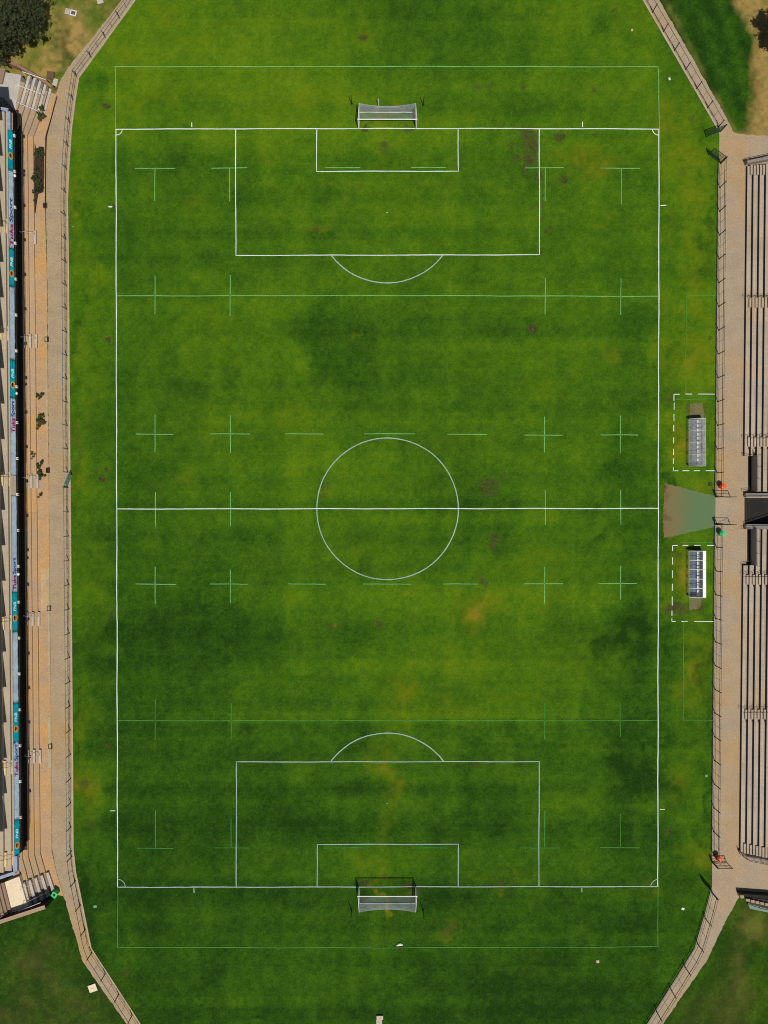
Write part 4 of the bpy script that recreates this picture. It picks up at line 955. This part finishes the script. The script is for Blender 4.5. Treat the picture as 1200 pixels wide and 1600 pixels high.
# ------------------------------------------------------------------ dugouts
def dugout(label, ya, yb, nribs, nseats, poly, backmat, slab, roofmat, ribmat, w=.03):
    z = 1.25
    yA, yB = py2y(ya, z), py2y(yb, z); L = yA - yB - .02
    t = thing('team_dugout', (41.16, (yA + yB) / 2, 0), label, 'dugout', 'team dugouts beside the touchline')
    prof = [(-.40, 1.27), (-.75, 1.27), (-1.05, 1.22), (-1.35, 1.11), (-1.62, .95), (-1.82, .78), (-1.93, .62)]
    b = B(); box(b, (-.86, 0, .0), (1.62, L - .06, .05)); local('floor', b, slab, t)
    b = B(); box(b, (-.03, 0, .66), (.04, L, 1.16), 0, .008); local('back_panel', b, backmat, t)
    b = B(); box(b, (-.20, 0, 1.262), (.42, L + .04, .045), 0, .012); local('roof_panel', b, roofmat, t)
    b = B(); n = 24; g = [[b.verts.new((x, -L / 2 + L * j / n, zz)) for j in range(n + 1)] for x, zz in prof]
    for i in range(len(prof) - 1):
        for j in range(n): b.faces.new((g[i][j], g[i + 1][j], g[i + 1][j + 1], g[i][j + 1]))
    local('canopy', b, poly, t, smooth=True)
    for k in range(nribs):
        y = -L / 2 + L * k / (nribs - 1); b = B()
        for (x1, z1), (x2, z2) in zip([(0, 1.275)] + prof, prof): tube(b, (x1, y, z1 + .02), (x2, y, z2 + .02), w, 6)
        tube(b, (-.06, y, 0), (-.06, y, 1.2), w, 6); tube(b, (-1.93, y, .62), (-1.6, y, 0), w * .8, 6)
        local('rib', b, ribmat, t)
    for (x, zz, r) in ((-1.93, .62, .028), (-.41, 1.29, .022)):
        b = B(); tube(b, (x, -L / 2, zz), (x, L / 2, zz), r, 8); local('rail', b, 'alu', t)
    for s in (-1, 1):
        b = B(); y = s * (L / 2 - .012)
        pts = [(-.06, .05), (-.06, 1.24)] + prof + [(-1.6, .05)]
        f = [b.verts.new((x, y, zz)) for x, zz in pts]; b.faces.new(f); local('end_panel', b, poly, t)
        b = B(); box(b, (-.36, y, .5), (.62, .03, .9)); local('end_board', b, 'panel_grey', t)
    b = B(); box(b, (-.62, 0, .27), (.3, L - .3, .05))
    for k in range(nribs): box(b, (-.62, -L / 2 + .2 + (L - .4) * k / (nribs - 1), .14), (.06, .06, .24))
    local('seat_beam', b, 'under_row', t)
    b = B(); box(b, (-1.02, 0, .04), (.5, L - .1, .04)); local('reflection_strip', b, 'reflection_strip', t)  # strip painting the blue reflection on the floor
    se = B(); box(se, (0, 0, 0), (.36, .36, .05), 0, .015); box(se, (.17, 0, .14), (.05, .36, .26), 0, .015)
    sm = bpy.data.meshes.new('seat'); se.to_mesh(sm); se.free(); sm.materials.append(M['seat_white'])
    for k in range(nseats):
        local('seat', sm, None, t, (-.62, -L / 2 + .3 + (L - .6) * k / (nseats - 1), .33))
    return t
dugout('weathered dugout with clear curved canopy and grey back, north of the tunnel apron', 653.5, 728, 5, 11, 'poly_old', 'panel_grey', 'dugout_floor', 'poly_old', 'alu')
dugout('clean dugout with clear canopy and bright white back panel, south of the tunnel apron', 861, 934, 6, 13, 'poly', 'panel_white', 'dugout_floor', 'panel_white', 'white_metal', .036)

# ------------------------------------------------------------------ bins
def bin_(label, px, py, mat, h=.95, square=False):
    t = thing('litter_bin', W(px, py, .02), label, 'bin', 'litter bins', random.random())
    b = B()
    if square:
        box(b, (0, 0, h / 2), (.62, .62, h), 0, .05); local('body', b, mat, t)
        b = B(); box(b, (0, 0, h + .03), (.70, .70, .08), 0, .03); local('lid', b, mat, t)
        b = B(); lathe(b, [(.18, 0), (.18, .03)], 16); local('opening', b, 'rim_dark', t, (0, 0, h + .06))
    else:
        lathe(b, [(.27, 0), (.29, .1), (.29, .12), (.31, .5), (.33, .52), (.34, h - .06), (.36, h - .04), (.36, h)], 24); local('body', b, mat, t, smooth=False)
        b = B(); lathe(b, [(.34, h + .004), (.30, h + .06), (.16, h + .11)], 24); local('lid', b, mat, t)
        b = B(); lathe(b, [(.05, 0), (.06, .03), (.03, .05)], 14); local('lid_knob', b, mat, t, (.0, 0, h + .1))
    return t
bin_('orange drum bin beside the north gate of the tunnel crossing', 1125.3, 760, 'orange')
bin_('orange drum bin beside the barred gate at the south end of the terrace path', 1119.5, 1338, 'orange')
bin_('bright green drum bin beside the south gate of the tunnel crossing', 1124.3, 833.2, 'green_plastic')
bin_('bright green square bin at the foot of the steps in the grandstand south corner', 89.8, 1392.6, 'green_plastic', .95, True)

# ------------------------------------------------------------------ small covers and debris
def cover(label, px, py, w, l, mat, rz=0, h=.04, frame=None, name='valve_cover', cat='cover', group='small covers and lids on the turf', inner=None):
    t = thing(name, W(px, py, .0), label, cat, group, rz)
    if frame:
        b = B(); fw = .14
        for sx in (-1, 1): box(b, (sx * (w / 2 + fw / 2), 0, h / 2), (fw, l + 2 * fw, h))
        for sy in (-1, 1): box(b, (0, sy * (l / 2 + fw / 2), h / 2), (w, fw, h))
        local('frame', b, frame, t)
    b = B(); box(b, (0, 0, h * .4), (w, l, h * .9), 0, min(.012, h * .2)); local('lid', b, mat, t)
    b = B(); tube(b, (-w * .15, 0, h), (w * .15, 0, h), .012, 6); local('handle', b, 'rust', t)
    return t
cover('white square lid lying on the grass outside the north east corner of the green outline', 1046, 123.3, .26, .36, 'white_lid', .2)
cover('pale lid on the grass near the top edge beside the north east path', 987.5, 47, .24, .3, 'beige_lid', .1)
cover('white lid on the grass beside the fence at the south east corner', 1067, 1420, .38, .3, 'white_lid', -.3)
cover('beige lid on the grass below the south goal outline towards the south east', 934, 1502.5, .36, .34, 'beige_lid', .1)
cover('grey blue square lid on the grass outside the south west corner flag arc', 148.7, 1416.3, .40, .28, 'blue_lid', .05)
cover('pale green ring lid by the southern terrace fence', 1103.5, 1212, .34, .3, 'green_lid', .0)
cover('tiny white lid on the grass by the grandstand fence below the first banners', 114, 354, .26, .16, 'green_lid', .3)
cover('dull green lid by the fence next to the northern orange bin', 1110, 757, .42, .46, 'gate_green', 0)
cover('beige concrete slab with worn edges beside the south west diagonal path', 145, 1543.5, 1.05, .95, 'cream', .35, .12, None, 'concrete_slab', 'slab', None)
cover('grey concrete slab at the top edge beside the north west path', 156.5, 1, .8, .8, 'block', .25, .1, None, 'concrete_slab', 'slab', None)
cover('rusty plate in a white frame on the north west lawn', 115, 21, .55, .45, 'rust', -.22, .14, 'white_lid', 'manhole', 'manhole', None)
cover('small pale concrete box next to the white framed plate on the north west lawn', 106, 18.5, .35, .45, 'block', -.22, .14, 'block', 'manhole', 'manhole', None)
cover('brown square cover beside the north corner of the grandstand', 79.5, 118.5, .9, .95, 'rust', -.1, .25, None, 'manhole', 'manhole', None)
cover('grey concrete pad below the brown cover at the north corner', 86.5, 129, .6, .95, 'block', -.2, .1, None, 'concrete_slab', 'slab', None)
cover('tan box with a grey slab at the bottom edge below the south goal', 593.5, 1589, .85, .5, 'beige_lid', 0, .25, None, 'valve_box', 'box', None)
cover('grey slab at the bottom edge below the tan box', 592.5, 1597.5, .75, .75, 'block', 0, .12, None, 'concrete_slab', 'slab', None)
for lab, px, py in (('dark drain inlet in a pale kerb beside the northern terrace shrubs', 71, 321.5), ('dark drain inlet beside the second aisle of the lower terrace from the north', 73.4, 530.5), ('dark drain inlet beside the middle shrubs of the lower terrace', 75.2, 735), ('dark drain inlet at the south end of the pale cement strip', 77, 950.5), ('dark drain inlet beside the southernmost aisle of the lower terrace', 79, 1166)):
    t = thing('drain_inlet', W(px, py, .03), lab, 'drain', 'drain inlets along the lower terrace')
    b = B()
    for s in (-1, 1): box(b, (s * .21, 0, .06), (.07, .62, .2)); box(b, (0, s * .31, .06), (.36, .07, .2))
    local('frame', b, 'under_row', t)
    b = B(); box(b, (0, 0, .06), (.34, .54, .06)); local('grate', b, 'plain_black', t)
# crumpled white sheet
t = thing('crumpled_sheet', W(624.5, 1476, 0), 'crumpled white plastic sheet on the grass behind the south goal', 'sheet', None, .12)
b = B(); n = 12; g = []
for i in range(n + 1):
    row = []
    for j in range(6):
        u = i / n * 2 - 1; v = j / 5 * 2 - 1; w = .16 * (1 - u * u * .8)
        row.append(b.verts.new((u * .42, v * w + .10 * (1 - u * u) - .06 + random.uniform(-.015, .015), .05 + .12 * (1 - u * u) * (1 - v * v) + random.uniform(0, .05))))
    g.append(row)
for i in range(n):
    for j in range(5): b.faces.new((g[i][j], g[i + 1][j], g[i + 1][j + 1], g[i][j + 1]))
local('sheet', b, 'panel_white', t)
# touchline marker board
t = thing('marker_board', W(172.8, 323, 0), 'small white marker board beside a dark hole at the west touchline', 'marker')
b = B(); box(b, (0, 0, .08), (.55, .12, .14), 0, .02); local('board', b, 'white_lid', t)
b = B(); box(b, (0, -.1, .03), (.4, .12, .04), 0, .01); local('foot', b, 'blue_lid', t)

# ------------------------------------------------------------------ plants
def leaf_cloud(bm, centres, n, size, zs=.8):
    """leaf-sized faces gathered on twigs: ragged sub-clumps scattered through and beyond each main clump"""
    subs = []
    for (cx, cy, cz, r) in centres:
        for _ in range(max(3, int(5 + r * 9))):
            d = Vector((random.gauss(0, 1), random.gauss(0, 1), random.gauss(0, 1))).normalized() * r * random.uniform(.25, 1.12)
            subs.append((cx + d.x, cy + d.y, cz + d.z * zs, r * random.uniform(.08, .24)))
    w = [s_[3] ** 2 for s_ in subs]
    for (cx, cy, cz, r) in random.choices(subs, weights=w, k=n):
        c = Vector((cx + random.gauss(0, r), cy + random.gauss(0, r), cz + random.gauss(0, r * .7)))
        q = Vector((random.gauss(0, .8), random.gauss(0, .8), 1)).normalized().to_track_quat('Z', 'Y').to_matrix() @ Matrix.Rotation(random.random() * 6.28, 3, 'Z')
        s = size * random.uniform(.5, 1.5)
        bm.faces.new([bm.verts.new(c + q @ Vector(o)) for o in ((-s, 0, 0), (0, -s * .5, .0), (s, 0, s * .2), (0, s * .5, 0))])
def limb(b, a, c, r1, r2, n=5, wob=.12):
    prev = Vector(a)
    for i in range(1, n + 1):
        p = Vector(a).lerp(Vector(c), i / n) + (Vector((random.uniform(-wob, wob), random.uniform(-wob, wob), 0)) if i < n else Vector())
        tube(b, prev, p, r1 + (r2 - r1) * (i - 1) / n, 9, r1 + (r2 - r1) * i / n); prev = p
def tree(label, base, clumps, leaves, size, trunk_h, tr):
    t = thing('broadleaf_tree', base, label, 'tree', 'trees at the north edge')
    b = B(); limb(b, (0, 0, -.1), (.1, .05, trunk_h), tr, tr * .7, 5, .06)
    for (x, y, z, r) in clumps: limb(b, (.1, .05, trunk_h * .9), (x, y, z - r * .2), tr * .42, .04, 5)
    local('trunk', b, 'bark', t)
    b = B(); leaf_cloud(b, clumps, leaves, size); local('crown', b, 'leaf', t)
base = W(-8, 42, 0)
cl = []
for px, py, z, r in [(8, 10, 7.5, 1.9), (38, 8, 6.4, 1.6), (55, 20, 5.8, 1.1), (28, 32, 7.2, 1.8), (52, 42, 5.6, 1.0), (44, 52, 5.2, .9), (66, 56, 4.6, .55), (60, 57, 4.6, .5), (5, 40, 7.8, 2.0), (-15, 20, 8, 2.2), (-20, 60, 7, 2.0), (12, 62, 6, 1.3), (36, 60, 5.2, .9), (6, 78, 5.4, 1.0), (18, 80, 4.9, .75), (4, 95, 4.6, .65), (-12, 88, 5.4, 1.1),
                      (24, 72, 4.8, .6), (60, 5, 5.6, .9), (58, 30, 5.4, .8), (20, -8, 7, 1.8), (48, -10, 6, 1.6), (-35, 0, 7, 2.2), (42, 66, 4.6, .4)]:
    z *= .62; p = W(px, py, z) - base; cl.append((p.x, p.y, z, r * .9))
tree('dense dark tree filling the north west corner above the grandstand', base, cl, 12500, .15, 1.9, .30)
base = W(1236, 44, 0); cl = []
for px, py, z, r in [(1214, 30, 5.6, 1.5), (1205, 20, 5, .8), (1204, 58, 4.8, .75), (1218, 55, 5.4, 1.3), (1235, 40, 6.4, 2), (1201, 36, 4.4, .35), (1240, 10, 6, 1.6), (1203, 66, 4.2, .5)]:
    z *= .6; p = W(px + 9, py, z) - base; cl.append((p.x, p.y, z, r * .9))
tree('dark tree just showing at the right edge beyond the dry north east lawn', base, cl, 6000, .15, 1.6, .26)
def shrub(label, px, py, spots, n, mat='leaf_weed', z0=.1, size=.09):
    t = thing('low_shrub', W(px, py, z0), label, 'shrub', 'shrubs growing on the lower terrace')
    cs = [((x - px) / S, -(y - py) / S, h, r) for x, y, h, r in spots]
    b = B()
    for x, y, h, r in cs: limb(b, (0, 0, -.05), (x, y, h), .03, .01, 3, .04)
    local('stems', b, 'bark', t)
    b = B(); leaf_cloud(b, cs, n, size); local('foliage', b, mat, t)
shrub('ragged brown green shrub on the lower terrace, nearest the third loudspeaker aisle', 63, 618, [(61, 618, .3, .25), (66, 617, .3, .28), (63, 621, .25, .25), (68, 616, .2, .15)], 420)
shrub('dense round green shrub on the lower terrace, largest of the middle shrubs', 64, 658, [(65, 656, .5, .42), (62, 660, .4, .4), (68, 660, .35, .3), (63, 665, .25, .3), (59, 670, .15, .18), (67, 651, .3, .25)], 1300)
shrub('spreading shrub on the lower terrace just above the middle aisle', 62, 727, [(60, 726, .3, .25), (65, 724, .3, .3), (62, 731, .3, .25), (67, 722, .2, .15)], 600)
shrub('dark shrub on the lower terrace beside the middle aisle steps', 65, 742, [(63, 738, .3, .3), (66, 744, .35, .3), (71, 743, .25, .2), (64, 748, .3, .2)], 800)
shrub('thin dry weed on the lower terrace south of the middle aisle', 63, 774, [(63, 773, .15, .2), (60, 777, .12, .14), (65, 771, .12, .12)], 200)
shrub('dark tangled shrub in the northern terrace recess, upper of the two', 62, 240, [(64, 237, .4, .35), (67, 243, .35, .3), (58, 236, .3, .3), (66, 249, .3, .25), (56, 242, .3, .2), (61, 245, .4, .35)], 1500, 'leaf')
shrub('dark tangled shrub in the northern terrace recess, lower of the two', 61, 280, [(59, 264, .3, .3), (62, 272, .35, .3), (57, 282, .4, .35), (60, 292, .4, .35), (64, 297, .35, .3), (67, 294, .3, .25), (56, 300, .3, .3), (55, 315, .2, .2), (62, 285, .4, .4), (58, 275, .4, .35)], 2600, 'leaf')
shrub('dark shrub against the steps in the north corner of the grandstand', 69, 178, [(68, 172, .4, .35), (66, 180, .45, .4), (70, 184, .3, .3), (63, 187, .3, .3)], 900)
shrub('flat patch of green weeds on the terrace row above the middle shrubs', 51, 712, [(50, 708, .05, .22), (52, 714, .05, .25), (49, 717, .05, .15), (54, 709, .05, .15)], 380, 'leaf_weed', .36, .06)

# ------------------------------------------------------------------ camera, light, world
cam = bpy.data.cameras.new('camera'); co = bpy.data.objects.new('camera', cam); COL.objects.link(co)
co.location = (0, 0, H); co.rotation_euler = (0, 0, 0)
cam.sensor_fit = 'VERTICAL'; cam.angle = 2 * math.atan((800 / S) / H); cam.clip_end = 5000; cam.clip_start = .5
scene.camera = co
scene.cycles.filter_width = 1.0
sd = Vector((.41, -1.12, 2.44)).normalized()           # towards the sun
sun = bpy.data.lights.new('sun', 'SUN'); so = bpy.data.objects.new('sun', sun); COL.objects.link(so)
sun.energy = 3.6; sun.angle = R(.5); sun.color = (1, .95, .87)
so.rotation_euler = sd.to_track_quat('Z', 'Y').to_euler(); so.location = sd * 200
w = bpy.data.worlds.new('World'); scene.world = w; w.use_nodes = True
t = w.node_tree; t.nodes.clear()
wo = t.nodes.new('ShaderNodeOutputWorld'); bgn = t.nodes.new('ShaderNodeBackground'); sk = t.nodes.new('ShaderNodeTexSky')
sk.sky_type = 'NISHITA'; sk.sun_disc = False; sk.sun_elevation = math.asin(sd.z); sk.sun_rotation = math.atan2(sd.x, sd.y)
bgn.inputs[1].default_value = .05
t.links.new(sk.outputs[0], bgn.inputs[0]); t.links.new(bgn.outputs[0], wo.inputs[0])
vs = scene.view_settings; vs.view_transform = 'Standard'; vs.look = 'None'; vs.gamma = 1; vs.exposure = 0
